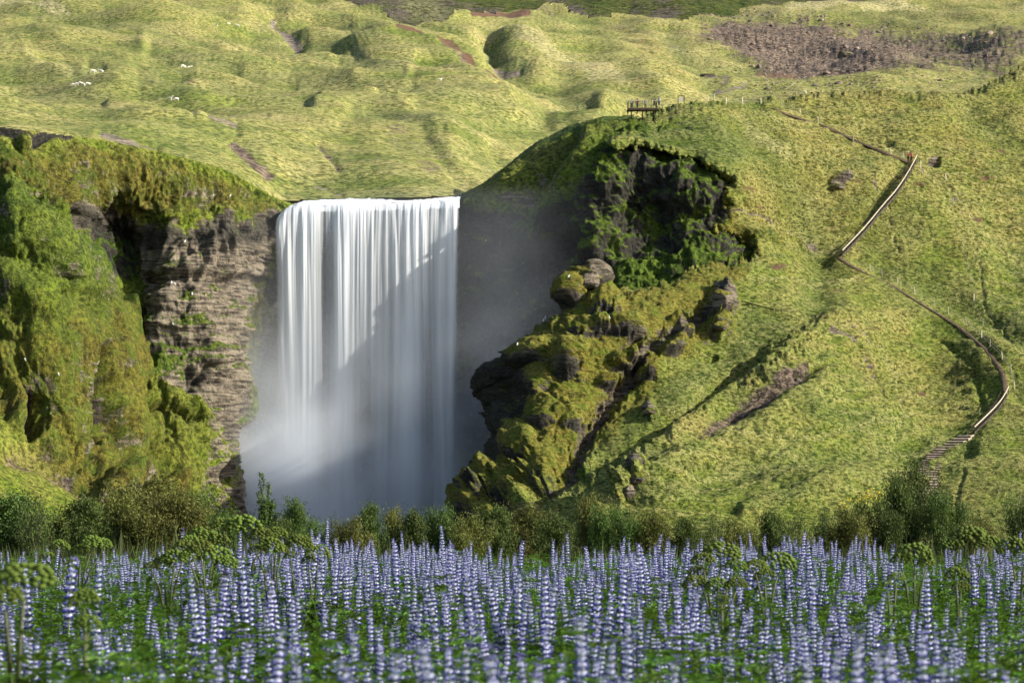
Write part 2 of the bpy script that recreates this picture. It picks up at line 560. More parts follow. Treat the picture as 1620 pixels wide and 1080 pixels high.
# terraces: sheep-worn steps
ter = fbm((S.P[..., 0] * 0.25, S.P[..., 1] * 0.4, S.P[..., 2] * 2.6), 9, 2, 0.5, 8.0)
S.disp += 0.14 * ter * sstep(330, 300, V)

def scar(S, pts, w, depth, mask, mval=1.0, soft=0.6, jitter=0.5):
    d = seg_dist(S.U, S.V, pts)
    f = sstep(1.0, 1 - soft, d / w * (1 + jitter * jit * 2))
    S.disp -= 0.36 * depth * np.exp(-(d / (w * 1.25)) ** 2)
    if mask: S.m(mask, mval * f)
    return f

S.m('dry', 0.50 + 0.5 * n2)
S.m('lush_shade', np.clip(0.05 - 2.2 * n3 - 1.6 * n2 - 1.2 * nd, 0, 0.62))  # low spots of the relief get darker green, shade put into the colour
# grassy spur running down to the right, ravine behind it
S.disp += 3.5 * np.exp(-(seg_dist(U, V, [(470, 20), (600, 45), (690, 85), (760, 125), (850, 160), (940, 178)]) / 26) ** 2)
S.disp -= 4.5 * np.exp(-(seg_dist(U, V, [(770, 60), (775, 85), (800, 112), (850, 140), (930, 165)]) / 18) ** 2)
scar(S, [(628, 66), (680, 74), (720, 90), (760, 112), (800, 132), (850, 147)], 5, 2.5, 'red', 0.62)
scar(S, [(700, 84), (745, 107), (790, 130)], 7, 2, 'scree', 0.6)
f = scar(S, [(775, 66), (782, 80), (800, 95), (832, 105)], 9, 4, 'lush_shade', 1.0)
f = scar(S, [(782, 82), (786, 94), (825, 104)], 4, 3, 'rock', 0.8)
f = scar(S, [(800, 112), (830, 128), (850, 132)], 9, 3, 'lush_shade', 0.9)
f = scar(S, [(840, 145), (880, 152), (930, 162)], 7, 2, 'lush_shade', 0.6)
# hollow with dark turf bank (upper left) and other hollows
f = scar(S, [(432, 38), (450, 52), (468, 64), (480, 70), (470, 76)], 7, 5, 'rock', 0.85)
scar(S, [(405, 55), (440, 66), (462, 72)], 14, 5, 'lush_shade', 0.5)
scar(S, [(190, 1), (240, 4), (278, 10)], 4, 3, 'rock', 0.8)
scar(S, [(240, 68), (300, 80), (345, 92), (375, 103)], 7, 3, 'lush_shade', 0.65)
f = scar(S, [(225, 112), (262, 108), (285, 112)], 14, 5, 'lush_shade', 0.7)
scar(S, [(205, 116), (240, 120), (270, 122)], 12, 3, 'lush_shade', 0.5)
scar(S, [(30, 160), (90, 157), (160, 158)], 7, 4, 'rock', 0.45)
scar(S, [(100, 92), (115, 97)], 8, 3, 'lush_shade', 0.6); scar(S, [(140, 93), (160, 98)], 6, 3, 'lush_shade', 0.6)
scar(S, [(260, 174), (285, 182), (305, 192)], 3.5, 1.5, 'rock', 0.9)
scar(S, [(362, 180), (400, 186), (420, 190)], 4, 1.2, 'rock', 0.6)
scar(S, [(328, 196), (350, 200), (372, 206)], 5, 1.5, 'rock', 0.7)
scar(S, [(160, 213), (200, 222), (245, 235)], 7, 2.0, 'rock', 0.75)
scar(S, [(372, 228), (395, 250), (425, 275)], 10, 1.5, 'scree', 0.75)
scar(S, [(505, 235), (520, 250), (535, 270)], 5, 1.2, 'scree', 0.6)
scar(S, [(500, 293), (515, 298), (540, 308)], 5, 0.8, 'rock', 0.6)
scar(S, [(540, 205), (610, 206), (665, 212), (695, 240), (715, 270), (738, 296)], 9, 2.5, 'rock', 0.5)
scar(S, [(625, 215), (668, 230), (680, 262)], 22, 1.5, 'scree', 0.40)
scar(S, [(775, 232), (785, 245), (795, 262)], 7, 2.0, 'lush_shade', 0.3)
scar(S, [(560, 95), (600, 105), (635, 115)], 5, 2, 'lush_shade', 0.7)
scar(S, [(640, 158), (700, 160), (770, 172), (860, 180), (900, 176)], 5, 2.5, 'lush_shade', 0.5)
scar(S, [(600, 165), (660, 172), (730, 185), (820, 190)], 4, 2.0, 'lush_shade', 0.4)
scar(S, [(640, 150), (560, 153), (500, 140), (420, 128), (300, 122)], 3.5, 1.5, 'lush_shade', 0.4)
scar(S, [(580, 188), (640, 200), (700, 212)], 4, 1.8, 'lush_shade', 0.4)
scar(S, [(0, 128), (80, 130), (170, 133), (300, 137), (420, 150), (500, 165)], 3.5, 2.2, 'lush_shade', 0.4)
scar(S, [(0, 70), (40, 85), (90, 103), (200, 112)], 4, -2.0, 'straw_light', 0.5)
scar(S, [(0, 13), (40, 16), (110, 22)], 5, 0.3, 'straw_light', 0.9)
scar(S, [(430, 152), (480, 170), (560, 178), (620, 172)], 5, 2.0, 'lush_shade', 0.35)
for pts in ([(420, 95), (480, 100), (560, 116)], [(480, 125), (600, 128), (720, 140), (800, 152)], [(520, 60), (600, 78), (650, 98)]):
    scar(S, pts, 9, -2.2, 'straw_light', 0.35)
def fold(pts, w, amp):
    f_ = np.exp(-(seg_dist(S.U + 8 * jit, S.V + 6 * jit, pts) / (w * 1.25)) ** 2)
    S.disp += 0.5 * amp * np.exp(-(seg_dist(S.U, S.V, pts) / (w * 1.5)) ** 2)
    S.m('lush_shade' if amp < 0 else 'straw_light', (0.60 if amp < 0 else 0.25) * f_ ** 1.5)  # shade painted into valleys and light onto ridges so the folds show
for pts, w, amp in [([(0, 95), (120, 110), (230, 128), (420, 140), (520, 160), (640, 172)], 9, 2.6), ([(0, 125), (150, 132), (330, 142), (480, 170)], 8, -3.0),
                    ([(230, 60), (330, 85), (430, 108), (560, 122), (720, 148), (860, 168)], 10, 3.2), ([(240, 72), (320, 96), (400, 112), (520, 130), (640, 148)], 8, -3.4),
                    ([(480, 60), (560, 80), (610, 104), (640, 118)], 9, 2.6), ([(540, 100), (600, 112), (650, 122)], 8, -2.4),
                    ([(380, 25), (480, 30), (560, 44)], 10, 2.4), ([(560, 190), (640, 196), (760, 205), (860, 196)], 9, -2.6), ([(500, 180), (620, 182), (760, 190), (880, 184)], 8, 2.2),
                    ([(330, 180), (420, 200), (500, 230), (560, 270)], 18, 0.9), ([(740, 215), (760, 245), (790, 275)], 12, -0.9), ([(690, 210), (715, 245), (735, 285)], 12, 0.8),
                    ([(900, 40), (960, 70), (1010, 110), (1040, 150)], 16, 4.0), ([(830, 40), (820, 70), (860, 110)], 14, 3.0), ([(1060, 60), (1090, 100), (1120, 135)], 14, -4.0),
                    ([(0, 40), (110, 70), (200, 86)], 10, 2.6), ([(60, 20), (200, 40), (330, 70)], 11, -3.0), ([(1420, 35), (1520, 60), (1620, 70)], 12, 3.0), ([(1450, 100), (1550, 110), (1640, 120)], 12, -3.0)]:
    fold(pts, w, amp)
S.m('lush_shade', 0.35 * np.clip(-S.disp / 6.0, 0, 1))  # hollows darkened in colour to deepen their shade
# brown turf left rim
f = sstep(0, 25, poly_sd(U, V, [(60, 215), (180, 205), (300, 245), (440, 318), (300, 340), (0, 340), (0, 235)]) + 18 * jit)
S.m('dry', 0.85 * f); S.m('moss', 0.55 * f); S.m('rock', 0.22 * f)
# red bank on the skyline, scree field and its boulders, right of the plateau
scar(S, [(748, 24), (790, 22), (835, 23)], 6, 1.0, 'red', 1.0)
scar(S, [(700, 27), (760, 17), (860, 15), (875, 24)], 3, 0, 'rock', 0.6)
f = sstep(-14, 40, poly_sd(U, V, [(1108, 22), (1180, 16), (1260, 18), (1330, 34), (1420, 40), (1500, 46), (1640, 60), (1660, 100), (1580, 134), (1440, 132), (1330, 142), (1250, 150), (1200, 135), (1190, 100), (1120, 80), (1096, 62)]) + 26 * jit)
east = sstep(1330, 1480, U)
S.m('scree', f * (0.92 - 0.24 * east)); S.disp += f * 0.9 * fbm(S.p, 5, 3, 0.6, 12.0, ridged=True)
scar(S, [(1200, 112), (1235, 118), (1262, 122)], 9, 0.3, 'red', 0.55)
scar(S, [(1110, 18), (1180, 20), (1290, 26)], 7, -1.0, 'straw_light', 0.45)
scar(S, [(1250, 18), (1350, 14), (1480, 20)], 6, -0.5, 'straw_light', 0.9)
scar(S, [(975, 45), (1010, 50), (1040, 58), (1070, 80)], 11, 1.2, 'rock', 0.55)
scar(S, [(1120, 125), (1150, 135), (1125, 150), (1180, 142)], 4, 1.2, 'rock', 0.7)
scar(S, [(1000, 60), (1050, 100), (1090, 140)], 30, 0, 'dry', 0.85)
scar(S, [(820, 60), (860, 80), (900, 100), (980, 130)], 16, 0, 'straw_light', 0.7)
S.m('dry', 0.62 * sstep(850, 1000, U)); S.m('straw_light', 0.25 + 0.4 * n2)
# keep only below the skyline
top = np.interp(U[0], [-260, 470, 500, 545, 600, 640, 700, 740, 800, 860, 885, 900, 935, 1000, 1080, 1105, 1180, 1250, 1330, 1410, 1470, 1510, 1880],
                [-70, -70, 2, 12, 17, 25, 27, 19, 16, 14, 17, 26, 31, 30, 29, 22, 16, 13, 9, 5, -2, -70, -70])
S.V0 = V
bot = np.interp(U[0], [-260, 0, 110, 180, 250, 350, 440, 500, 735, 760, 900, 1000, 1080, 1880], [206, 208, 222, 232, 246, 272, 320, 316, 311.5, 312, 290, 240, 205, 205])
S.keep = (V >= top[None, :] + 2.0 * jit) & (V <= bot[None, :])
crest = sstep(30, 0, V - top[None, :])
S.P[..., 1] += 0  # crest stays in place; the far side drops away behind it
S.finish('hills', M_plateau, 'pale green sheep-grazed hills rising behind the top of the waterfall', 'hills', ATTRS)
# far side of the skyline, so that the crest has depth
msk = (V[:, 0][:, None] >= top[None, :])
first = np.argmax(S.keep, axis=0)
cols = np.arange(0, U.shape[1], 3)
ring = S.Q[first[cols], cols]
back = np.concatenate([ring + np.array([0, i * 60.0, -i * (6 + 4 * i)]) for i in range(6)]) - np.tile([0, 0, 0.3], (6 * len(cols), 1))
nn = len(cols); ff = [(i * nn + j, i * nn + j + 1, (i + 1) * nn + j + 1, (i + 1) * nn + j) for i in range(5) for j in range(nn - 1)]
me = mesh_np('hills_far_side', back, np.array(ff), True, [M_plateau])
for an in ATTRS:
    a = me.attributes.new(an, 'FLOAT_COLOR', 'POINT'); a.data.foreach_set('color', np.tile([0, 0.5, 0, 1], len(back)).astype(np.float32))
o = link('hills', me); tag(o, 'far side of the grassy hills falling away behind their crest', 'hills', kind='structure')
print('plateau', time.time() - T0)

# ================================================================== far mountain
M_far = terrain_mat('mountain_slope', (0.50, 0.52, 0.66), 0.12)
ctrlM = [(-300, 60, 2300), (-300, -260, 4200), (900, 60, 2300), (900, -20, 3100), (900, -260, 4600), (2000, 60, 2300), (2000, -260, 4400), (400, 0, 2700), (1400, 0, 2800)]
S = Sheet(-300, 2000, -260, 70, 5.0, ctrlM); S.place()
U, V = S.U, S.V
S.disp += 45 * fbm(S.p, 420, 4, 0.55, 21.0) + 8 * fbm(S.p, 60, 3, 0.5, 22.0)
jit = fbm((U, V, U * 0), 60, 3, 0.6, 24.0, sq=(0.35, 1.4, 1))
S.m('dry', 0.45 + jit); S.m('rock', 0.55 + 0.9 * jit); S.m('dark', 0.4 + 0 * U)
S.m('straw_light', sstep(22, 6, seg_dist(U, V, [(560, 8), (640, 10), (700, 16)])) * 0.9)
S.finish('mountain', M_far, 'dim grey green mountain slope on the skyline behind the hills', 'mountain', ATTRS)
print('mountain', time.time() - T0)

# ================================================================== SHEET 2: cliffs left of and behind the falls
ctrlL = [(-260, 200, 460), (-260, 330, 445), (-260, 560, 435), (-260, 700, 415), (-260, 860, 385),
         (0, 205, 468), (0, 250, 462), (0, 330, 452), (0, 420, 446), (0, 500, 441), (0, 600, 438), (0, 650, 434), (0, 700, 420), (0, 830, 392),
         (60, 215, 470), (60, 400, 448), (60, 560, 441), (60, 680, 436), (60, 740, 420), (60, 830, 396),
         (110, 225, 474), (110, 300, 464), (110, 340, 460), (110, 400, 455), (120, 500, 451), (125, 600, 443), (130, 700, 438), (120, 760, 424), (120, 860, 396),
         (170, 230, 480), (170, 300, 476), (140, 385, 471), (165, 350, 485), (175, 420, 480), (160, 500, 465), (165, 560, 456), (170, 700, 444), (190, 770, 430),
         (240, 250, 484), (240, 320, 483), (215, 380, 488), (212, 450, 484), (200, 530, 473), (205, 620, 462), (205, 730, 449), (215, 860, 425),
         (260, 380, 482), (260, 480, 476), (250, 600, 469), (250, 700, 461), (250, 780, 450),
         (330, 275, 491), (330, 340, 490), (340, 400, 484), (350, 500, 480), (350, 600, 476), (330, 700, 468), (300, 800, 455),
         (400, 300, 498), (400, 380, 492), (400, 500, 489), (392, 600, 487), (375, 680, 486), (410, 780, 478),
         (432, 340, 503), (430, 450, 508), (420, 600, 508), (420, 720, 506),
         (470, 330, 506), (500, 500, 512), (500, 800, 506), (600, 330, 507), (600, 600, 513), (600, 840, 508),
         (730, 320, 509), (730, 600, 513), (730, 840, 508), (850, 400, 520), (850, 800, 520), (450, 860, 500), (300, 860, 440)]
S = Sheet(-260, 900, 196, 860, STEP, ctrlL); SL = S
U, V = S.U, S.V
jit = fbm((U, V, U * 0), 40, 4, 0.6, 31.0); jf = fbm((U, V, U * 0), 12, 3, 0.6, 32.0)
jv = fbm((U, V, U * 0), 26, 3, 0.6, 33.0, sq=(1.6, 0.45, 1))
# overhanging lava band under the grassy rim: set the wall back below it
line = np.interp(U, [-260, 110, 125, 200, 230, 300, 400, 435, 470], [320, 330, 338, 352, 372, 372, 365, 345, 330])
inb = sstep(108, 128, U) * sstep(446, 425, U)
below = sstep(-4, 10, V - line + 10 * jit) * sstep(130, 20, V - line)
S.Y += 1.5 * below * inb * (0.5 + 0.5 * sstep(260, 200, U))
# pillar edge of the grey buttress, overhanging its foot (the nose at 385,660)
S.Y += 2.5 * sstep(640, 700, V + 0.25 * (U - 330)) * sstep(290, 330, U) * sstep(440, 395, U)
S.Y += 10.0 * sstep(392, 416, U + 8 * jv + 0.10 * (V - 480)) * sstep(340, 380, V)
S.place()
p = S.p
rough = np.clip(sstep(215, 330, V) + 0.3, 0, 1)
talus = sstep(0, 14, poly_sd(U, V, [(-270, 640), (0, 660), (60, 700), (120, 745), (165, 775), (200, 790), (290, 805), (300, 870), (-270, 870)]))
butt = sstep(0, 12, poly_sd(U, V, [(224, 372), (300, 365), (412, 372), (415, 480), (400, 560), (388, 610), (378, 660), (340, 690), (300, 640), (232, 600), (222, 480)]) + 10 * jit)
cl = (1 - talus)
r1 = fbm(p, 15, 4, 0.55, 41.0, sq=(1, 1, 0.26), ridged=True)
r2 = fbm(p, 5.5, 4, 0.6, 42.0, sq=(1, 1, 0.38), ridged=True)
r3 = fbm(p, 2.2, 3, 0.6, 43.0)
r4 = fbm(p, 4, 3, 0.6, 44.0, sq=(0.3, 0.3, 2.0))
r5 = fbm(p, 1.0, 2, 0.6, 47.0)
S.disp += cl * rough * (3.4 * (r1 - 0.35) + 2.1 * (r2 - 0.3) + 1.0 * r3 + 0.35 * r4 + 0.28 * r5)
S.disp += talus * (0.12 * r5 + 0.5 * fbm(p, 9, 4, 0.5, 45.0) + 0.2 * r3 + 0.25 * r4)
S.disp += butt * (0.9 * r4 + 0.4 * r3)
# hanging buttress ribs and chutes of the green cliff (far left)
def rib(pts, w, amp, e=2.0):
    S.disp += 1.45 * amp * np.exp(-(seg_dist(U + 14 * jv, V, pts) / w) ** e) * cl
rib([(20, 330), (60, 380), (110, 410), (130, 450)], 22, 4.0)
rib([(0, 440), (60, 480), (110, 520), (150, 560), (160, 640)], 20, 4.5)
rib([(120, 420), (150, 470), (180, 520), (195, 600), (200, 690)], 13, 5.0)
rib([(195, 485), (205, 540), (210, 600)], 10, 4.5)
rib([(60, 540), (80, 600), (90, 680)], 30, 3.0)
rib([(0, 560), (15, 620), (30, 660)], 14, 3.0)
rib([(145, 640), (150, 560), (157, 660), (150, 700)], 7, -7.0)
rib([(38, 640), (42, 670), (50, 690)], 6, -4.0)
rib([(222, 470), (222, 560), (224, 620)], 5, -5.0)
rib([(120, 340), (140, 400), (175, 450)], 9, -2.0)
rib([(258, 480), (256, 560), (262, 640)], 16, 2.5)
rib([(300, 640), (320, 690), (330, 740)], 16, 3.5)
rib([(270, 640), (275, 700), (280, 760)], 18, 3.0)
rib([(230, 640), (235, 700)], 12, 2.5)
rib([(225, 655), (262, 655), (290, 668)], 7, -3.5)
rib([(345, 560), (360, 600), (372, 650)], 22, 4.0)
rib([(300, 585), (305, 610), (330, 580), (370, 575)], 6, -3.0)
for (a, b, ra, rb, amp) in [(102, 428, 18, 18, 3.5), (62, 350, 20, 14, 2.5), (20, 300, 30, 18, 2.5), (105, 390, 16, 14, 2.5), (40, 225, 14, 16, 3), (150, 395, 10, 16, 2),
                            (75, 455, 22, 16, 2.5), (30, 390, 30, 20, 2.5), (135, 520, 18, 22, 2.5), (180, 560, 10, 30, 2.5), (110, 560, 24, 28, 2), (50, 620, 26, 26, 2.5), (110, 660, 26, 40, 3),
                            (185, 640, 18, 40, 3), (300, 440, 40, 20, 1.5), (360, 420, 30, 22, 1.5), (330, 500, 40, 22, 1.5), (280, 340, 30, 12, 1.8), (360, 338, 30, 12, 1.8), (420, 335, 16, 14, 1.5)]:
    S.disp += blob(U, V, a, b, ra, rb, 0, amp, 0.55, jit * 1.2)
recp = sstep(-4, 16, poly_sd(U, V, [(116, 338), (228, 352), (232, 480), (205, 500), (190, 462), (150, 440), (126, 390)]))
recq = sstep(-10, 16, poly_sd(U, V, [(128, 345), (262, 380), (262, 440), (230, 490), (195, 480), (150, 440), (126, 390)]))
S.disp *= (1 - 0.9 * recq)
S.disp *= (1 - 0.5 * recp)
S.disp = 4.2 * np.tanh(S.disp / 4.2) * (1 - 0.45 * butt)
# strata ledges of the grey rock
for vv, am in ((432, 1.6), (446, -2.2), (478, 1.2), (500, -1.2), (520, 1.8), (545, -1.5), (575, 1.5)):
    S.disp += 0.45 * butt * am * np.exp(-((V - vv + 8 * jit) / 6.0) ** 2)
# roots and pillars under the rim band
S.disp += inb * below * 1.8 * fbm(p, 3.2, 2, 0.5, 46.0, sq=(1, 1, 0.15), ridged=True)
# rim: dark eroded edge at the far left
e = seg_dist(U, V, [(-260, 205), (0, 205), (30, 212), (55, 222), (92, 205), (112, 210)])
S.disp -= 1.4 * np.exp(-(e / 9) ** 2); S.m('rock', sstep(15, 5, e + 8 * jit)); S.m('dark', sstep(16, 5, e))
# talus with a dark earthy hollow and the mossy mounds at its foot
e = seg_dist(U, V, [(15, 715), (60, 725), (110, 752), (150, 780), (185, 795)]); S.disp -= 2.2 * np.exp(-(e / 16) ** 2)
S.m('red', 0.0 * U); S.m('dry', 0.8 * sstep(34, 10, e + 12 * jit)); S.m('scree', 0.45 * sstep(20, 6, e + 12 * jit))
e = seg_dist(U, V, [(60, 700), (115, 742), (165, 772), (190, 790)]); S.disp += 1.6 * np.exp(-(e / 7) ** 2); S.m('rock', 0.55 * sstep(5, 1, seg_dist(U, V, [(66, 716), (120, 752), (150, 772), (185, 800)]) + 4 * jf))
for (a, b, ra, rb, amp) in [(195, 770, 34, 24, 3.5), (262, 785, 30, 22, 3.5), (225, 800, 30, 20, 2), (160, 812, 40, 20, 2)]:
    S.disp += blob(U, V, a, b, ra, rb, 0, amp, 0.5, jit); S.m('moss', blob(U, V, a, b, ra * 1.1, rb * 1.1, 0, 1, 0.4, jit))
# covers
S.m('dry', 0.32 + 0.5 * jit * (V > 0))
brow = sstep(0, 20, poly_sd(U, V, [(-260, 230), (60, 235), (110, 215), (250, 240), (440, 320), (430, 360), (110, 340), (60, 300), (-260, 330)]) + 14 * jit)
S.m('dry', 0.7 * brow); S.m('moss', 0.75 * brow); S.m('rock', (0.06 + 0.3 * jit) * brow)
S.m('moss', cl * sstep(430, 560, V + 60 * jit) * sstep(250, 200, U) * (0.75 + 0.5 * jit))
S.m('moss', 0.5 * cl * sstep(600, 680, V) * sstep(350, 250, U))
S.m('rock', (0.02 + 0.45 * jit) * cl * sstep(300, 360, V) * sstep(240, 200, U))
S.m('lush_shade', cl * (0.62 + 0.9 * jit) * sstep(220, 150, U) * sstep(240, 320, V) * sstep(640, 500, V))
S.m('lush_shade', sstep(0, 12, poly_sd(U, V, [(118, 440), (135, 400), (180, 440), (212, 470), (218, 610), (195, 620), (180, 500), (150, 450)]) + 8 * jit))
S.m('lush_shade', 0.9 * sstep(0, 14, poly_sd(U, V, [(-260, 225), (0, 225), (50, 235), (120, 300), (110, 340), (60, 300), (-260, 260)]) + 10 * jit))
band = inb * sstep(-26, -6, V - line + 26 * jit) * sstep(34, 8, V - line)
S.m('rock', 0.75 * band); S.m('dark', 0.8 * band)  # dark rock, also carrying the thin shadows under the rim in its colour
S.m('rock', butt * (0.40 + 0.9 * jit + 0.30 * sstep(520, 440, V) + 0.15 * (U > 300))); S.less('moss', butt)
S.m('rock', 0.5 * (1 - butt) * sstep(620, 680, V) * sstep(300, 330, U) * sstep(400, 370, U))
S.m('lush_shade', butt * 0.7); S.m('dry', butt * 0.7 * sstep(330, 400, U))
edge_m = np.exp(-((U - 405 + 0.12 * (V - 480)) / 14) ** 2) * sstep(400, 440, V) * sstep(650, 600, V)
crev = np.clip(-(S.disp - 0.5) / 5.0, 0, 1) * cl * (U < 400)  # crevice shade painted: colour darkens where the face is set back
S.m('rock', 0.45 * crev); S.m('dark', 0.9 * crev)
S.m('moss', edge_m * 0.9); S.masks['rock'] *= (1 - 0.75 * edge_m)
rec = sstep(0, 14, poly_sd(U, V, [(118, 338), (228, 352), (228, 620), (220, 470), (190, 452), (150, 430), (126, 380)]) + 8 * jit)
S.m('dark', rec); S.m('rock', 0.55 * rec); S.less('moss', rec); S.m('lush_shade', 0.9 * rec)  # wet recess, its shade under the overhang painted in as well
wall = sstep(400, 425, U + 0.08 * (V - 480)) * sstep(325, 350, V)
S.m('dark', wall); S.m('wet', wall); S.m('rock', (0.62 + 0.25 * sstep(440, 470, U)) * wall); S.m('lush_shade', 0.8 * wall); S.less('moss', wall); S.masks['dry'] *= (1 - wall)
crk = seg_dist(U + 8 * jv, V, [(148, 560), (150, 620), (157, 680), (150, 705)]); S.m('rock', sstep(9, 3, crk)); S.m('dark', sstep(9, 3, crk))
crk = seg_dist(U + 6 * jv, V, [(38, 636), (42, 668), (50, 690)]); S.m('rock', sstep(7, 2, crk)); S.m('dark', sstep(7, 2, crk))
S.masks['rock'] *= (1 - 0.85 * talus * (S.masks['rock'] < 0.5)); S.masks['dark'] = S.masks['dark'] * (1 - talus)
# do not rise above the plateau sheet: drop the rows above its rim
rimv = np.interp(U[0], [-260, 0, 110, 180, 250, 350, 440, 480, 900], [198, 200, 214, 224, 238, 264, 314, 326, 326])
S.keep = V >= rimv[None, :]
back = sstep(10, 0, V - rimv[None, :]); S.disp *= (1 - back)
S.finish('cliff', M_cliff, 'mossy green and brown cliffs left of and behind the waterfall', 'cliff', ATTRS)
print('left cliff', time.time() - T0)

# ================================================================== SHEET 3: shaded cliff right of the falls
ctrlR = [(600, 300, 522), (600, 600, 520), (600, 860, 516), (700, 316, 512), (728, 316, 509), (760, 288, 508), (805, 258, 508), (850, 220, 509), (900, 197, 511), (950, 180, 513), (1000, 172, 516), (1100, 150, 530), (1200, 150, 545), (1300, 200, 545),
         (740, 380, 510), (740, 600, 512), (740, 860, 508), (790, 330, 503), (850, 280, 501), (900, 250, 500), (950, 215, 502),
         (800, 400, 505), (800, 600, 508), (850, 350, 496), (850, 420, 499), (850, 600, 500), (900, 320, 492), (900, 400, 492), (900, 460, 494), (900, 600, 492),
         (950, 240, 493), (950, 300, 487), (950, 380, 484), (950, 440, 484), (1000, 250, 493), (1000, 330, 492), (1000, 400, 484), (1000, 450, 476),
         (1060, 260, 490), (1060, 340, 488), (1060, 400, 484), (1100, 280, 489), (1120, 340, 487.5), (1100, 420, 480), (1160, 300, 491), (1180, 400, 489),
         (950, 600, 482), (1000, 700, 478), (1000, 860, 470), (800, 860, 500), (1250, 300, 530), (1250, 500, 510), (1250, 860, 480)]
S = Sheet(600, 1250, 140, 860, STEP, ctrlR); SR = S
U, V = S.U, S.V
jit = fbm((U, V, U * 0), 36, 4, 0.6, 51.0)
silR = [(600, 330), (724, 322), (730, 306), (760, 290), (800, 262), (850, 223), (900, 198), (950, 184), (1000, 182), (1040, 192), (1100, 196), (1260, 200), (1260, 870), (600, 870)]
sd = poly_sd(U, V, silR) + 2.5 * jit
t = np.clip(1 - sd / 45.0, 0, 1)
S.Y += np.where(U > 700, 16, 0) * (1 - np.sqrt(np.clip(1 - t * t, 0, 1))) * sstep(330, 300, V)
S.place(); p = S.p
r1 = fbm(p, 16, 4, 0.55, 61.0, sq=(1, 1, 0.5), ridged=True); r2 = fbm(p, 6, 4, 0.6, 62.0, sq=(1, 1, 0.5), ridged=True); r3 = fbm(p, 2.2, 3, 0.6, 63.0)
slope = sstep(0, 30, poly_sd(U, V, [(700, 300), (850, 210), (1010, 170), (1030, 190), (950, 236), (940, 300), (860, 350), (760, 340)]))
wallm = 1 - slope
S.disp += wallm * (2.4 * (r1 - 0.35) + 2.0 * (r2 - 0.3) + 0.8 * r3) + slope * (0.9 * fbm(p, 9, 4, 0.55, 64.0, sq=(1, 1, 1.6)) + 0.8 * (r2 - 0.3) + 0.35 * r3)
S.disp += 1.4 * np.exp(-(seg_dist(U, V, [(940, 200), (905, 260), (880, 330), (850, 370)]) / 16) ** 2)
S.disp += 1.6 * np.exp(-(seg_dist(U, V, [(830, 240), (790, 310), (760, 350)]) / 14) ** 2)
S.disp -= 2.5 * np.exp(-(seg_dist(U, V, [(910, 220), (850, 290), (820, 345)]) / 12) ** 2)
for (a, b, ra, rb, amp) in [(938, 405, 20, 20, 3), (1050, 310, 22, 16, 3.5), (985, 300, 16, 26, 2), (1010, 350, 20, 18, 2), (1075, 290, 20, 14, 3), (1100, 320, 26, 18, 3), (965, 345, 12, 18, 2), (1020, 420, 26, 12, 2.2),
                            (760, 330, 22, 18, 2), (840, 400, 26, 20, 2), (900, 360, 16, 24, 2.2)]:
    S.disp += 0.45 * blob(U, V, a, b, ra, rb, 0, amp, 0.7, jit * 1.5)
S.m('lush_shade', 0.75 + 0.6 * jit - 0.5 * slope); S.m('dry', 0.45 * slope + 0.4 * jit)
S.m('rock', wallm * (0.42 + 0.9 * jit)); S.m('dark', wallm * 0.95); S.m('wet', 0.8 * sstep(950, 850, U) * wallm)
S.m('rock', 0.28 * slope + 0.2 * jit)
ledge = sstep(0, 14, poly_sd(U, V, [(950, 425), (1000, 400), (1060, 395), (1120, 365), (1140, 420), (1060, 460), (950, 470)]) + 10 * jit)
S.masks['rock'] *= (1 - 0.8 * ledge); S.m('lush_shade', 0.8 * ledge); S.m('dark', ledge)
S.m('lush_shade', 0.9 * sstep(1030, 1080, U) * sstep(340, 300, V) * 0.6)
S.disp *= sstep(-2, 22, sd + 30 * (U > 1040))
S.keep = sd > 0
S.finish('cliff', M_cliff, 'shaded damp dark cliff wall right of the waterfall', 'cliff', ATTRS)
print('right wall', time.time() - T0)

# ================================================================== SHEET 4: sunlit right hill
ctrlH = [(1900, 70, 620), (1900, 300, 540), (1900, 600, 455), (1900, 860, 392),
         (1010, 180, 512), (1060, 166, 518), (1100, 160, 522), (1180, 158, 533), (1250, 154, 548), (1350, 150, 562), (1450, 149, 572), (1560, 130, 590), (1620, 112, 605), (1750, 90, 615),
         (1200, 200, 518), (1300, 200, 536), (1450, 200, 546), (1600, 200, 560), (1100, 200, 506), (1040, 210, 500), (955, 232, 486), (1060, 240, 489), (1110, 262, 487), (1150, 290, 486), (1145, 340, 486),
         (1200, 260, 500), (1300, 280, 517), (1437, 250, 532), (1600, 300, 535),
         (1190, 400, 484), (1130, 412, 479), (1080, 432, 471), (965, 458, 461), (920, 440, 458), (885, 480, 455), (850, 515, 452), (810, 560, 449), (765, 590, 452), (770, 670, 447), (720, 780, 434), (700, 850, 428),
         (1327, 405, 498), (1250, 380, 496), (1450, 400, 505), (1600, 420, 508), (1160, 460, 466), (1100, 480, 459), (1000, 500, 450), (920, 540, 444), (900, 600, 438), (850, 620, 438), (850, 700, 428), (800, 800, 418), (760, 830, 416),
         (1200, 500, 459), (1300, 505, 460), (1250, 550, 448), (1150, 600, 444), (1050, 600, 442), (1000, 640, 438), (950, 700, 427), (900, 760, 414), (1080, 680, 421), (1000, 720, 412), (880, 800, 405),
         (1400, 500, 478), (1400, 570, 462), (1400, 650, 440), (1500, 500, 486), (1500, 580, 470), (1500, 660, 446), (1590, 570, 466), (1590, 630, 452), (1535, 685, 436), (1470, 720, 426), (1470, 800, 405),
         (1250, 650, 428), (1250, 740, 408), (1100, 740, 405), (1000, 800, 396), (1100, 830, 388), (1300, 830, 388), (1500, 840, 390), (1700, 700, 432), (1700, 830, 392), (700, 860, 424), (900, 850, 392)]
S = Sheet(690, 1900, 60, 862, STEP, ctrlH); SH = S
U, V = S.U, S.V
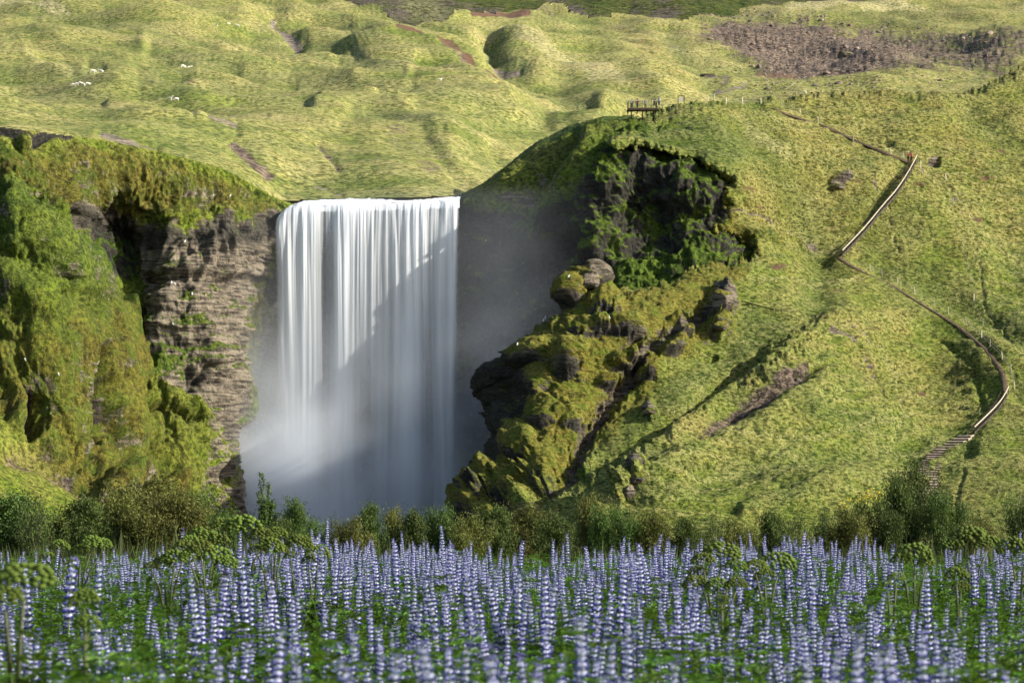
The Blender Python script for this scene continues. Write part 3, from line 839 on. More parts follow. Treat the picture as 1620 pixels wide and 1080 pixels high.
jit = fbm((U, V, U * 0), 36, 4, 0.6, 71.0); jf = fbm((U, V, U * 0), 10, 3, 0.6, 72.0)
silH = [(1010, 181), (985, 205), (950, 232), (975, 243), (1010, 236), (1060, 244), (1095, 250), (1112, 264), (1150, 288), (1142, 310), (1140, 345), (1115, 370), (1145, 380), (1185, 385), (1192, 403), (1160, 416), (1130, 408),
        (1100, 425), (1080, 434), (1040, 450), (965, 458), (958, 436), (945, 418), (935, 417), (920, 437), (900, 442), (886, 455), (880, 474), (888, 492), (870, 505), (850, 515), (830, 532), (815, 548), (808, 563), (785, 566),
        (763, 582), (760, 610), (766, 640), (780, 678), (768, 700), (745, 735), (722, 765), (712, 790), (712, 815), (690, 835), (690, 870), (1910, 870), (1910, 50), (1750, 85), (1620, 111), (1560, 130), (1500, 143), (1450, 149), (1380, 146), (1300, 149), (1250, 153), (1180, 157), (1100, 159), (1060, 166), (1035, 172)]
sd = poly_sd(U, V, silH) + 5.0 * jf + 6.0 * jit * (V < 480) + 4.0 * (jf + jit) * (U > 945) * (U < 1200) * (V > 228) * (V < 430)
west = sstep(1240, 1190, U)
t = np.clip(1 - sd / 26.0, 0, 1)
lowerw = west * sstep(215, 240, V)
S.Y += (5 + 6 * sstep(420, 480, V)) * lowerw * (1 - np.sqrt(np.clip(1 - t * t, 0, 1)))
t2 = np.clip(1 - sd / 14.0, 0, 1)
wf = poly_sd(U, V, [(700, 540), (812, 556), (846, 580), (850, 605), (838, 650), (812, 700), (786, 742), (760, 760), (700, 760)])
S.Y += 16 * np.clip(wf / 60.0, 0, 1.2) + 2.0 * sstep(0, 6, wf)
S.Y += 14 * (1 - lowerw) * (1 - np.sqrt(np.clip(1 - t2 * t2, 0, 1)))
S.place(); p = S.p
crag = sstep(0, 26, poly_sd(U, V, [(940, 405), (1000, 452), (1080, 425), (1130, 395), (1200, 395), (1195, 440), (1165, 470), (1180, 530), (1110, 560), (1060, 580), (1040, 640), (985, 690), (950, 720), (880, 770), (830, 800), (820, 840), (680, 860), (700, 760), (740, 560), (860, 440)]) + 14 * jit)
crag = np.maximum(crag, sstep(0, 12, poly_sd(U, V, [(945, 225), (1060, 236), (1120, 258), (1160, 285), (1165, 350), (1200, 380), (1215, 405), (1100, 430), (1100, 250), (950, 250)]) + 8 * jit))
flat = 1.0 - 0.85 * np.exp(-(seg_dist(U, V, [(1220, 176), (1260, 190), (1300, 203), (1350, 226), (1437, 250), (1327, 405), (1365, 430), (1440, 470), (1500, 510), (1560, 550), (1588, 590), (1590, 625), (1535, 685), (1475, 725), (1465, 790), (1480, 820)]) / 10) ** 2)
r1 = fbm(p, 15, 4, 0.55, 81.0, ridged=True); r2 = fbm(p, 5.5, 4, 0.6, 82.0, ridged=True); r3 = fbm(p, 2.0, 3, 0.6, 83.0)
g1 = fbm(p, 26, 3, 0.5, 84.0); g2 = fbm(p, 7, 4, 0.55, 85.0, sq=(0.8, 0.8, 1.8)); ter = fbm(p, 3.6, 3, 0.6, 86.0, sq=(0.35, 0.5, 2.2))
tusk = sstep(1180, 1260, U) * sstep(420, 330, V) + sstep(0, 40, poly_sd(U, V, [(1340, 520), (1560, 560), (1570, 700), (1350, 650)]))
r5 = fbm(p, 0.9, 2, 0.6, 87.0, sq=(1, 1, 1.3))
r6 = fbm(p, 3.0, 4, 0.62, 88.0, sq=(1, 1, 1.7), ridged=True)
S.disp += crag * (0.9 * (r1 - 0.35) + 0.65 * (r2 - 0.3) + 0.42 * (r6 - 0.3) + 0.45 * r3 + 0.14 * r5)
S.disp += (1 - crag) * flat * (2.6 * g1 + 0.75 * g2 + (0.50 + 0.85 * np.clip(tusk, 0, 1)) * ter + (0.26 + 0.2 * np.clip(tusk, 0, 1)) * r3 + (0.13 + 0.14 * np.clip(tusk, 0, 1)) * r5)
def stroke(pts, w, amp, e=2.0, ju=0): return amp * np.exp(-(seg_dist(U + ju * jf, V, pts) / w) ** e)
WF = sstep(-2, 8, wf)
# gully between crag and slope, spur crest, amphitheatre, paths
gul = [(1135, 470), (1100, 500), (1060, 530), (1015, 560), (1000, 600), (960, 640), (930, 690), (900, 740), (850, 785), (820, 815)]
S.disp += stroke(gul, 12, -2.6, ju=16)
S.disp += stroke([(1308, 500), (1280, 520), (1250, 546), (1180, 598), (1100, 648), (1040, 694), (960, 740), (880, 780), (840, 800)], 15, 1.5, ju=22)
S.disp += stroke([(1200, 560), (1120, 620), (1020, 690), (900, 762), (850, 790)], 11, -2.2)
S.disp += stroke([(1290, 575), (1220, 620), (1150, 660), (1100, 690)], 16, -1.6)
S.disp += stroke([(1440, 600), (1500, 640)], 80, -1.2) + stroke([(1330, 500), (1400, 480), (1500, 505), (1570, 560), (1585, 620)], 16, 0.3)
S.disp += stroke([(1370, 545), (1420, 520), (1480, 525), (1540, 580), (1555, 640)], 5, -0.6, ju=6)
S.disp += stroke([(1140, 466), (1200, 484), (1260, 495), (1305, 500)], 2.6, -0.8, ju=4)
S.disp += stroke([(1320, 512), (1355, 530), (1370, 555), (1395, 590), (1410, 617)], 3.2, -1.0, ju=8)
S.disp += stroke([(1240, 160), (1400, 220), (1437, 250)], 8, -0.8)
S.disp += stroke([(1524, 745), (1512, 790), (1520, 815), (1545, 835)], 3.5, -0.35, ju=6)
S.disp += stroke([(1150, 290), (1190, 350), (1300, 360), (1330, 362)], 5, -0.6, ju=8)
blobs = [(935, 440, 26, 22, 0, 3.0), (905, 465, 22, 24, 0, 3.5), (955, 485, 34, 20, 0, 3.6), (925, 520, 40, 16, .1, 2.0), (985, 520, 36, 15, 0.05, 2.6), (900, 572, 28, 26, 0, 4.6), (840, 560, 30, 16, -.4, 2.5), (850, 600, 26, 24, 0, 2.0),
         (785, 610, 26, 40, 0.1, 3.0), (800, 660, 22, 30, 0, 2.5), (1010, 562, 22, 20, 0, 3.6), (1078, 515, 26, 16, 0, 3.2), (1065, 545, 24, 18, 0, 3), (1030, 590, 20, 14, 0, 2.4), (985, 575, 20, 14, 0, 2.4), (960, 605, 22, 12, 0, 2.2), (1142, 478, 26, 24, 0, 4.2),
         (1140, 517, 22, 14, 0, 3.2), (1163, 398, 26, 15, 0, 3.8), (1128, 385, 16, 12, 0, 2), (1028, 650, 13, 10, 0, 1.8), (1012, 755, 15, 11, -.5, 2.6), (993, 775, 15, 14, 0, 2.6), (985, 790, 12, 12, 0, 2.0),
         (820, 700, 28, 36, .4, 2.4), (860, 650, 30, 30, 0, 1.8), (770, 765, 26, 36, .6, 3.0), (740, 800, 26, 30, .3, 3.0), (800, 770, 22, 30, .5, 3.0), (825, 795, 20, 26, .2, 2.6), (860, 735, 24, 30, .4, 2.0), (765, 815, 24, 22, 0, 2.5),
         (905, 660, 26, 22, 0, 1.6), (1045, 447, 12, 8, 0, 1.2), (1325, 296, 17, 7, 0, 1.4), (1210, 372, 30, 9, .1, 1.2), (1290, 372, 34, 8, .1, 1.3), (1355, 366, 16, 6, .1, 1.0), (1480, 250, 9, 6, 0, -1.5), (1325, 450, 0.1, 0.1, 0, 0),
         (1060, 520, 16, 12, 0, -2.5), (1000, 545, 20, 8, -.4, -2.0), (1100, 285, 30, 16, .5, 2.5), (1130, 325, 14, 22, 0, 2.5), (1120, 560, 16, 8, 0, -1.2)]
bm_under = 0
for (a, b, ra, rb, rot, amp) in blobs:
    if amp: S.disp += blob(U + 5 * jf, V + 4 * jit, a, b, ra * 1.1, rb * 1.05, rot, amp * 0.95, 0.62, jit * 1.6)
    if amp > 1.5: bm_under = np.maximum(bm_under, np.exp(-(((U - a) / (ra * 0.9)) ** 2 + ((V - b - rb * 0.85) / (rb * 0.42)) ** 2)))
# covers
S.m('dry', 0.22 + 0.9 * jit * (1 - crag) + 0.42 * np.clip(tusk, 0, 1) + 0.25 * sstep(620, 480, V) * sstep(1500, 1350, U) * sstep(1180, 1280, U))
S.m('dry', 0.8 * sstep(30, 0, seg_dist(U, V, [(1180, 350), (1280, 340), (1330, 300), (1200, 290)]) - 20 + 20 * jit))
S.m('dry', 0.9 * sstep(0, 40, poly_sd(U, V, [(1500, 260), (1640, 250), (1640, 420), (1560, 400)]) + 30 * jit))
S.m('dry', 0.6 * sstep(0, 50, poly_sd(U, V, [(1140, 650), (1300, 600), (1330, 700), (1200, 740), (1000, 800)]) + 20 * jit))
S.m('moss', crag * (0.80 + 0.5 * jit)); S.m('rock', crag * (0.08 + 0.35 * np.clip(-S.disp * 0.25, -0.4, 1)))
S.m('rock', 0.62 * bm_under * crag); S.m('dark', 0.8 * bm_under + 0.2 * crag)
S.m('rock', stroke(gul, 7, 0.8, ju=12)); S.m('scree', stroke([(985, 600), (950, 650), (925, 690), (900, 730)], 9, 0.6, ju=14))
S.m('rock', 0.75 * WF); S.m('dark', 0.9 * WF); S.m('lush_shade', 0.6 * WF)  # west face coloured dark for the shade on its overhang
S.m('lush_shade', crag * 0.75 * sstep(0.05, 0.25, fbm((U, V, U * 0), 50, 3, 0.6, 75.0)))
valley = sstep(0, 40, poly_sd(U, V, [(1170, 440), (1300, 500), (1240, 550), (1080, 655), (900, 770), (880, 760), (1010, 640), (1060, 580), (1120, 560)]) + 16 * jit)
S.m('lush_shade', 0.85 * valley)
for pts, w, a_ in [([(1180, 200), (1260, 300), (1300, 400), (1290, 470)], 34, -2.2), ([(1240, 240), (1400, 300), (1480, 340), (1560, 420)], 30, 2.0), ([(1400, 420), (1480, 450), (1560, 500), (1620, 540)], 20, -2.0), ([(1100, 760), (1250, 720), (1400, 700), (1520, 700)], 18, -1.6), ([(950, 800), (1100, 720), (1220, 660), (1300, 610)], 20, 1.8), ([(1180, 800), (1350, 760), (1450, 760)], 16, 1.4), ([(1540, 170), (1620, 230)], 26, -2.4)]:  # hollows painted darker and crests paler, light and shade of the slope
    f_ = np.exp(-(seg_dist(U + 10 * jit, V + 10 * jit, pts) / w) ** 2); S.disp += a_ * f_ * flat; S.m('lush_shade' if a_ < 0 else 'straw_light', (0.62 if a_ < 0 else 0.35) * f_); S.m('lush_shade', 0.8 * sstep(0, 20, poly_sd(U, V, [(1010, 190), (1080, 165), (1180, 190), (1200, 250), (1150, 285), (1060, 238), (960, 236)]) + 14 * jit))
S.m('lush_shade', 0.6 * sstep(0, 16, poly_sd(U, V, [(1110, 400), (1200, 408), (1180, 450), (1090, 440)]) + 10 * jit))
S.m('lush_shade', 0.3 * sstep(690, 760, V) * sstep(1150, 1250, U)); S.m('lush_shade', 0.45 * stroke([(1360, 330), (1420, 470), (1500, 470), (1600, 520)], 30, 1.0))
scr = sstep(0, 10, poly_sd(U, V, [(1285, 560), (1295, 585), (1240, 620), (1180, 655), (1100, 690), (1075, 696), (1120, 660), (1190, 612), (1240, 575)]) + 10 * jit)
S.m('scree', 0.74 * scr)
S.m('straw_light', 0.75 * sstep(16, 4, seg_dist(U, V, [(1190, 190), (1215, 215), (1240, 250)]) + 8 * jit))
S.m('straw_light', 0.5 * sstep(9, 2, seg_dist(U, V, [(1482, 275), (1500, 350), (1530, 430), (1550, 490)]) + 5 * jit))
S.m('straw_light', 0.6 * sstep(9, 2, seg_dist(U, V, [(1525, 505), (1545, 530), (1560, 545)]) + 3 * jit))
S.m('straw_light', 0.22 + 0.5 * g2)
tp = sstep(-0.1, 0.25, fbm(p, 30, 3, 0.5, 77.0)); tl = np.sin(2 * PI * (S.P[..., 2] / 1.9 + 1.3 * fbm((S.P[..., 0], S.P[..., 1], S.P[..., 2] * 0), 14, 3, 0.5, 76.0))) * tp * (1 - crag)
S.disp += 0.16 * tl; S.m('lush_shade', np.clip(-0.5 * tl, 0, .4)); S.m('straw_light', np.clip(0.55 * tl, 0, .5))
for pts in ([(1200, 170), (1290, 215), (1350, 262), (1400, 330), (1420, 400)], [(1150, 330), (1230, 352), (1330, 395)], [(1500, 300), (1560, 380), (1620, 420)], [(1330, 505), (1400, 545), (1440, 600), (1420, 680)], [(1360, 440), (1300, 430), (1220, 440), (1160, 440)], [(1100, 700), (1250, 690), (1400, 660), (1530, 630)], [(1620, 560), (1560, 480), (1540, 400), (1500, 300), (1450, 262)], [(1180, 760), (1300, 740), (1440, 735)]):
    tr = seg_dist(U + 14 * jf, V + 10 * jit, pts); S.disp -= 0.30 * np.exp(-(tr / 2.5) ** 2); S.m('straw_light', 0.55 * sstep(4, 1, np.abs(tr - 2))); S.m('rock', 0.5 * sstep(2.2, 0.6, tr))
S.m('dry', (1 - crag) * np.clip(1.6 * ter, 0, .6)); S.m('lush_shade', (1 - crag) * np.clip(-1.8 * ter - 0.1, 0, .6))
for (a, b) in [(1180, 300), (1350, 300), (1545, 350), (1500, 240), (1230, 420), (1330, 450), (1560, 280), (1450, 300), (1380, 520), (1460, 610), (1520, 600), (1200, 330), (1590, 230)]:
    S.m('red', 0.55 * blob(U, V, a, b, 16, 4, 0.1, 1, 0.6, jit * 2))
hb = fbm((S.P[..., 0], S.P[..., 1] * 0.5, S.P[..., 2] * 2.6), 15, 4, 0.6, 79.0)
S.m('lush_shade', (1 - crag) * np.clip(2.6 * hb - 0.25, 0, 0.8)); S.m('dry', (1 - crag) * np.clip(-2.6 * hb - 0.1, 0, 0.9))
S.m('rock', stroke([(1320, 512), (1355, 530), (1370, 555), (1395, 590), (1410, 617)], 3.0, 0.9, ju=8))
S.m('rock', stroke([(1140, 466), (1200, 484), (1260, 495), (1305, 500)], 2.0, 0.55, ju=4))
S.m('rock', 0.8 * blob(U, V, 1325, 296, 17, 8, 0, 1, .5)); S.m('rock', 0.7 * blob(U, V, 1480, 250, 9, 7, 0, 1, .5)); S.m('rock', 0.9 * blob(U, V, 1142, 478, 28, 25, 0, 1, .5, jit)); S.m('rock', 0.9 * blob(U, V, 1010, 755, 15, 12, 0, 1, .5, jit))
S.m('rock', 0.9 * blob(U, V, 940, 435, 24, 18, 0, 1, .5, jit)); S.m('rock', 0.8 * blob(U, V, 1028, 650, 14, 11, 0, 1, .5, jit))
S.keep = sd > 0
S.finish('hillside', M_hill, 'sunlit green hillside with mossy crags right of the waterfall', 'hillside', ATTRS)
print('right hill', time.time() - T0)
SH.jit = jit

# ================================================================== valley floor, river
def ground_z(x, y):
    y = np.asarray(y, float)
    return -1.0 * sstep(26, 80, y) - 3.6 * sstep(110, 240, y) + 0.24 * sstep(11.5, 6.0, y)
xs = np.concatenate([np.linspace(-1200, -60, 20), np.linspace(-56, 56, 57), np.linspace(60, 1200, 20)])
ys = np.concatenate([np.linspace(-60, 0, 7), np.linspace(1, 100, 100), np.linspace(110, 560, 46)])
gx, gy = np.meshgrid(xs, ys)
gz = ground_z(gx, gy) + 0.05 * perlin(gx * 0.6, gy * 0.6, 0) + 0.25 * perlin(gx * 0.05, gy * 0.05, 3) * np.clip((gy - 40) / 60, 0, 1)
H, Wd = gx.shape; idx = np.arange(H * Wd).reshape(H, Wd)
q = np.stack([idx[:-1, :-1], idx[:-1, 1:], idx[1:, 1:], idx[1:, :-1]], -1).reshape(-1, 4)
M_ground = simple_mat('meadow_soil', (0.022, 0.032, 0.008), 0.95, 0.45, 2.0, bump=0.05, obj=False)
o = link('meadow_ground', mesh_np('meadow_ground', np.stack([gx, gy, gz], -1).reshape(-1, 3), q, True, [M_ground]))
tag(o, 'dark grassy meadow floor under the lupines and bushes', 'ground', kind='structure')
# ================================================================== waterfall
def water_mat():
    m, nt, out = newmat('falling_water')
    k = NT(nt)
    a = k.n('ShaderNodeAttribute', attribute_name='flow'); s = k.n('ShaderNodeSeparateColor'); nt.links.new(a.outputs['Color'], s.inputs[0])
    d = k.n('ShaderNodeBsdfDiffuse'); d.inputs['Color'].default_value = (0.82, 0.86, 0.90, 1)
    t = k.n('ShaderNodeBsdfTranslucent'); t.inputs['Color'].default_value = (0.80, 0.86, 0.92, 1)
    mx = k.n('ShaderNodeMixShader'); mx.inputs[0].default_value = 0.35
    nt.links.new(d.outputs[0], mx.inputs[1]); nt.links.new(t.outputs[0], mx.inputs[2])
    tr = k.n('ShaderNodeBsdfTransparent')
    m2 = k.n('ShaderNodeMixShader'); nt.links.new(s.outputs[0], m2.inputs[0])
    nt.links.new(tr.outputs[0], m2.inputs[1]); nt.links.new(mx.outputs[0], m2.inputs[2])
    nt.links.new(m2.outputs[0], out.inputs['Surface'])
    return m


M_water = water_mat()
falls = empty('waterfall', (-26, 498, -2.0))
tag(falls, 'tall white curtain waterfall plunging over the cliff into mist', 'waterfall', kind='structure')
# streak brightness across the fall near the top, half way down and at the foot (photo columns)
cx = [434, 440, 447, 455, 465, 478, 490, 500, 507, 513, 520, 527, 533, 542, 552, 562, 572, 582, 590, 600, 608, 616, 624, 632, 640, 650, 658, 666, 674, 682, 690, 698, 706, 713, 720, 727]
pt = [0.8, 1, .95, .75, .95, 1, 1, .85, .45, .30, .50, .55, .75, 1, 1, .95, .90, .85, .55, .60, .62, .70, .50, .75, .60, .85, .95, .85, .55, .60, .70, .45, .85, .92, .80, .5]
pm = [.15, .70, .50, .88, .60, .82, .80, .48, .20, .12, .15, .35, .88, .92, .70, .62, .58, .45, .62, .40, .48, .35, .62, .32, .62, .80, .86, .55, .62, .35, .48, .70, .55, .82, .65, .2]
pb = [.0, .25, .42, .45, .50, .48, .52, .42, .30, .20, .18, .42, .55, .52, .45, .25, .18, .16, .25, .42, .50, .32, .45, .55, .78, .82, .60, .28, .14, .16, .38, .60, .50, .62, .48, .0]
nu, nv = 560, 300
s_ = np.linspace(0, 1, nu); t_ = np.linspace(0, 1, nv)
SS, TT = np.meshgrid(s_, t_)


def curtain(name, y0, off, gain, seed, thick):
    uu = 434 + 293 * SS
    vtop = np.interp(uu, [430, 440, 452, 470, 500, 540, 600, 660, 730], [352, 338, 327, 321, 320, 320, 319, 317, 314]) + 1.2 * perlin(uu / 14.0, seed, 0)
    vv = vtop + (840 - vtop) * TT ** 1.25
    drift = (perlin(uu / 60.0, TT * 0.9, seed) * 11 + perlin(uu / 26.0, TT * 1.6, seed + 5) * 5) * TT ** 0.7
    ua = uu + drift + off
    P1 = np.interp(ua, cx, pt); P2 = np.interp(ua, cx, pm); P3 = np.interp(ua, cx, pb)
    a = np.where(TT < 0.28, P1 + (P2 - P1) * sstep(0.0, 0.28, TT), P2 + (P3 - P2) * sstep(0.28, 0.85, TT))
    fine = perlin(ua / 7.0, TT * 1.6, seed + 9) * 0.17 + perlin(ua / 3.2, TT * 2.6, seed + 13) * 0.09 * sstep(0.7, 0.1, TT) + perlin(ua / 18.0, TT * 1.2, seed + 3) * 0.14
    den = np.clip(a * gain + fine * (1.15 - 0.6 * TT) * gain, 0, 1)
    edge = sstep(0, 9 + 16 * TT, (uu - 434) - 3 * perlin(TT * 5, seed, 1)) * sstep(0, 5 + 16 * TT, (727 - uu) - 2 * perlin(TT * 5, seed, 7))
    den = den * edge
    den = np.maximum(den, (0.75 + 0.25 * perlin(ua / 9.0, 3.3, seed)) * sstep(0.035, 0.0, TT) * edge)
    # arc of the falling sheet: leaves the lip and bows out
    Y = y0 + 2.2 * (1 - np.exp(-TT * 60)) * 0 - 3.2 * np.sqrt(TT) - thick * (den - 0.4) * (0.6 + 0.8 * TT) + 2.6 * np.exp(-TT * 45)
    X = (uu - CU) / F * 498; Z = CH + (CV - vv) / F * 498
    idx = np.arange(nu * nv).reshape(nv, nu)
    q = np.stack([idx[:-1, :-1], idx[1:, :-1], idx[1:, 1:], idx[:-1, 1:]], -1).reshape(-1, 4)
    P = np.stack([X, Y, Z], -1).reshape(-1, 3) - np.array([-26, 498, -2.0])
    me = mesh_np(name, P, q, True, [M_water])
    at = me.attributes.new('flow', 'FLOAT_COLOR', 'POINT')
    arr = np.ones((nu * nv, 4), np.float32); arr[:, 0] = den.ravel()
    at.data.foreach_set('color', arr.ravel())
    return link(name, me, None, falls)


curtain('water_curtain', 498.5, 0, 1.0, 2.3, 1.6)
curtain('water_curtain', 501.5, 3, 0.55, 7.7, 0.8)
# river running to the lip
uu = np.linspace(456, 727, 240); ys = np.linspace(500.6, 513, 44)
gx, gy = np.meshgrid((uu - CU) / F * 500, ys)
u_l = gx / 500 * F + CU
zl = CH + (CV - np.interp(u_l, [430, 440, 452, 470, 500, 540, 600, 660, 730], [352, 338, 327, 321, 320, 320, 319, 317, 314])) / F * 501.5
z0_ = CH + (CV - np.interp(u_l, [430, 440, 452, 470, 500, 540, 600, 660, 730], [354, 340, 329, 322.5, 321.5, 321, 320, 318, 315])) / F * 500.6
z1_ = CH + (CV - np.interp(u_l, [430, 470, 500, 600, 735], [330, 319, 316, 313.5, 311])) / F * 513
gz = z0_ + (z1_ - z0_) * (gy - 500.6) / 12.4 + 0.22 * perlin(gx * 0.5, gy * 1.0, 2) + 0.12 * perlin(gx * 1.6, gy * 2, 5)
gx = np.vstack([gx[:1], gx]); gy = np.vstack([gy[:1] - 0.5, gy]); gz = np.vstack([gz[:1] - 1.6, gz])
idx = np.arange(gx.size).reshape(gx.shape)
q = np.stack([idx[:-1, :-1], idx[:-1, 1:], idx[1:, 1:], idx[1:, :-1]], -1).reshape(-1, 4)
M_river, nt, out = newmat('white_river'); k = NT(nt)
pos = k.n('ShaderNodeNewGeometry').outputs['Position']
f = k.noise(pos, 1.6, 4, 0.6, sq=(0.5, 2.5, 1))
c = k.mix(k.ramp(f, 0.30, 0.50), (0.16, 0.16, 0.15), (0.80, 0.82, 0.84))
b = k.n('ShaderNodeBsdfPrincipled'); nt.links.new(c, b.inputs['Base Color']); b.inputs['Roughness'].default_value = 0.35
nt.links.new(b.outputs[0], out.inputs['Surface'])
o = link('river', mesh_np('river', np.stack([gx, gy, gz], -1).reshape(-1, 3), q, True, [M_river]))
tag(o, 'white shallow river sliding over the lip of the falls', 'river', kind='structure')
# river below the falls, behind the bushes
xs = np.linspace(-70, 12, 60); ys = np.linspace(120, 512, 120)
gx, gy = np.meshgrid(xs, ys); gz = -4.3 + 0.06 * perlin(gx * 0.4, gy * 0.4, 3)
idx = np.arange(gx.size).reshape(gx.shape)
q = np.stack([idx[:-1, :-1], idx[:-1, 1:], idx[1:, 1:], idx[1:, :-1]], -1).reshape(-1, 4)
M_pool = simple_mat('river_water', (0.10, 0.12, 0.13), 0.12, 0.3, 1.0, spec=0.6, bump=0.05, obj=False)
o = link('river', mesh_np('river', np.stack([gx, gy, gz], -1).reshape(-1, 3), q, True, [M_pool]))
tag(o, 'grey river flowing from the plunge pool behind the bushes', 'river', kind='structure')

# ================================================================== spray mist
def mist_mat(name, kind):
    m, nt, out = newmat(name); k = NT(nt)
    pos = k.n('ShaderNodeNewGeometry').outputs['Position']
    sp = k.n('ShaderNodeSeparateXYZ'); nt.links.new(pos, sp.inputs[0])
    x, y, z = sp.outputs
    def gauss(v, c, w): 
        q = k.math('MULTIPLY', k.math('SUBTRACT', v, c), 1.0 / w)
        return k.math('EXPONENT', k.math('MULTIPLY', k.math('MULTIPLY', q, q), -1.0))
    zf = k.math('EXPONENT', k.math('MULTIPLY', k.math('ADD', z, 2.0), -1.0 / 8.5))
    g1 = k.math('MULTIPLY', k.math('MULTIPLY', gauss(x, -45, 12.0), gauss(y, 489, 9)), zf)
    zf2 = k.math('EXPONENT', k.math('MULTIPLY', k.math('ADD', z, 2.0), -1.0 / 16))
    g2 = k.math('MULTIPLY', k.math('MULTIPLY', gauss(x, -20, 17), gauss(y, 492, 7)), zf2)
    g3 = k.math('MULTIPLY', k.math('MULTIPLY', gauss(x, 1, 10.0), gauss(y, 492, 12)), gauss(z, 26, 24))
    ns = k.noise(pos, 0.09, 2, 0.5)
    tot = k.math('ADD', k.math('ADD', k.math('MULTIPLY', g1, 0.62), k.math('MULTIPLY', g2, 0.11)), k.math('MULTIPLY', g3, 0.017))
    tot = k.math('MULTIPLY', tot, k.ramp(ns, 0.2, 0.75, 0.45, 1.5))
    v = k.n('ShaderNodeVolumePrincipled')
    v.inputs['Color'].default_value = (0.88, 0.93, 1.0, 1); v.inputs['Anisotropy'].default_value = 0.0
    nt.links.new(tot, v.inputs['Density'])
    nt.links.new(v.outputs[0], out.inputs['Volume'])
    return m


mb = MB(); mb.box((-22, 484, 27), (84, 52, 64))
mist = mb.build('mist', mist_mat('spray_mist', 0))
tag(mist, 'pale spray mist rising from the foot of the waterfall', 'mist', kind='stuff')
SC.cycles.volume_step_rate = 1.0; SC.cycles.volume_max_steps = 64
print('water', time.time() - T0)
# ================================================================== plant materials
M_blue = simple_mat('lupine_petal_blue', (0.066, 0.078, 0.27), 0.6, 0.35, 60, transl=0.25, per_obj=0.5)
M_pale = simple_mat('lupine_petal_pale', (0.58, 0.60, 0.80), 0.6, 0.2, 60, transl=0.3, per_obj=0.25)
M_bud = simple_mat('lupine_bud', (0.10, 0.10, 0.27), 0.7, 0.4, 60, per_obj=0.4)
M_lleaf = simple_mat('lupine_leaf', (0.075, 0.150, 0.012), 0.55, 0.45, 14, transl=0.4, per_obj=0.5)
M_lstem = simple_mat('lupine_stem', (0.085, 0.12, 0.035), 0.6, 0.3, 20)
M_umbel = simple_mat('angelica_flower', (0.100, 0.145, 0.018), 0.8, 0.4, 45, bump=0.004, transl=0.15, per_obj=0.5)
M_astem = simple_mat('angelica_stem', (0.055, 0.065, 0.022), 0.6, 0.3, 20)
M_aleaf = simple_mat('angelica_leaf', (0.070, 0.130, 0.018), 0.6, 0.4, 10, transl=0.35, per_obj=0.3)


def spike_mesh(rng, L, z0, lean):
    V = []; Fc = []; MI = []
    def axis(h):
        t = (h - z0) / L
        return np.array([lean[0] * t * t, lean[1] * t * t, h])
    h = z0; n = 0; k = 0
    while h < z0 + L:
        t = (h - z0) / L
        R = (0.0275 - 0.012 * t ** 2.2) * rng.uniform(0.82, 1.15)
        if t < 0.05: R *= 0.8
        fl = 8 if t < 0.75 else 6
        ph = rng.uniform(0, 6.28)
        sz = 1.0 - 0.42 * t ** 2
        bud = t > 0.93
        for j in range(fl):
            if rng.random() < 0.13: continue
            a = ph + 2 * PI * j / fl + rng.uniform(-.12, .12)
            d = np.array([math.cos(a), math.sin(a), 0]); s = np.array([-math.sin(a), math.cos(a), 0]); u = np.array([0, 0, 1.0])
            c = axis(h + rng.uniform(-.0045, .0045)) + d * R * 0.62
            tilt = 0.25 if not bud else 0.8
            dd = d * math.cos(tilt) + u * math.sin(tilt); uu = u * math.cos(tilt) - d * math.sin(tilt)
            l, w, hh = 0.0120 * sz, 0.0056 * sz, 0.0062 * sz
            b = len(V)
            V += [c - dd * l, c + dd * l, c + s * w, c - s * w, c + uu * hh, c - uu * hh]
            for tri in ((1, 2, 4), (1, 4, 3), (1, 3, 5), (1, 5, 2), (0, 4, 2), (0, 3, 4), (0, 5, 3), (0, 2, 5)):
                Fc.append([b + q for q in tri]); MI.append(2 if bud else 0)
            if not bud:
                b = len(V); e = c + uu * hh * 0.7 - dd * l * 0.3
                w2 = 0.0100 * sz; h2 = 0.0095 * sz
                V += [e, e + s * w2 + uu * h2 * 0.5 - dd * 0.001, e + uu * h2 + dd * 0.0025, e - s * w2 + uu * h2 * 0.5 - dd * 0.001]
                Fc.append([b, b + 1, b + 2]); Fc.append([b, b + 2, b + 3]); MI += [1, 1]
        h += 0.0265 * (1 - 0.30 * t) * rng.uniform(0.92, 1.08); k += 1
    me = bpy.data.meshes.new('flower_spike')
    me.from_pydata([tuple(v) for v in V], [], Fc)
    me.polygons.foreach_set('material_index', MI)
    for m in (M_blue, M_pale, M_bud): me.materials.append(m)
    me.update()
    return me


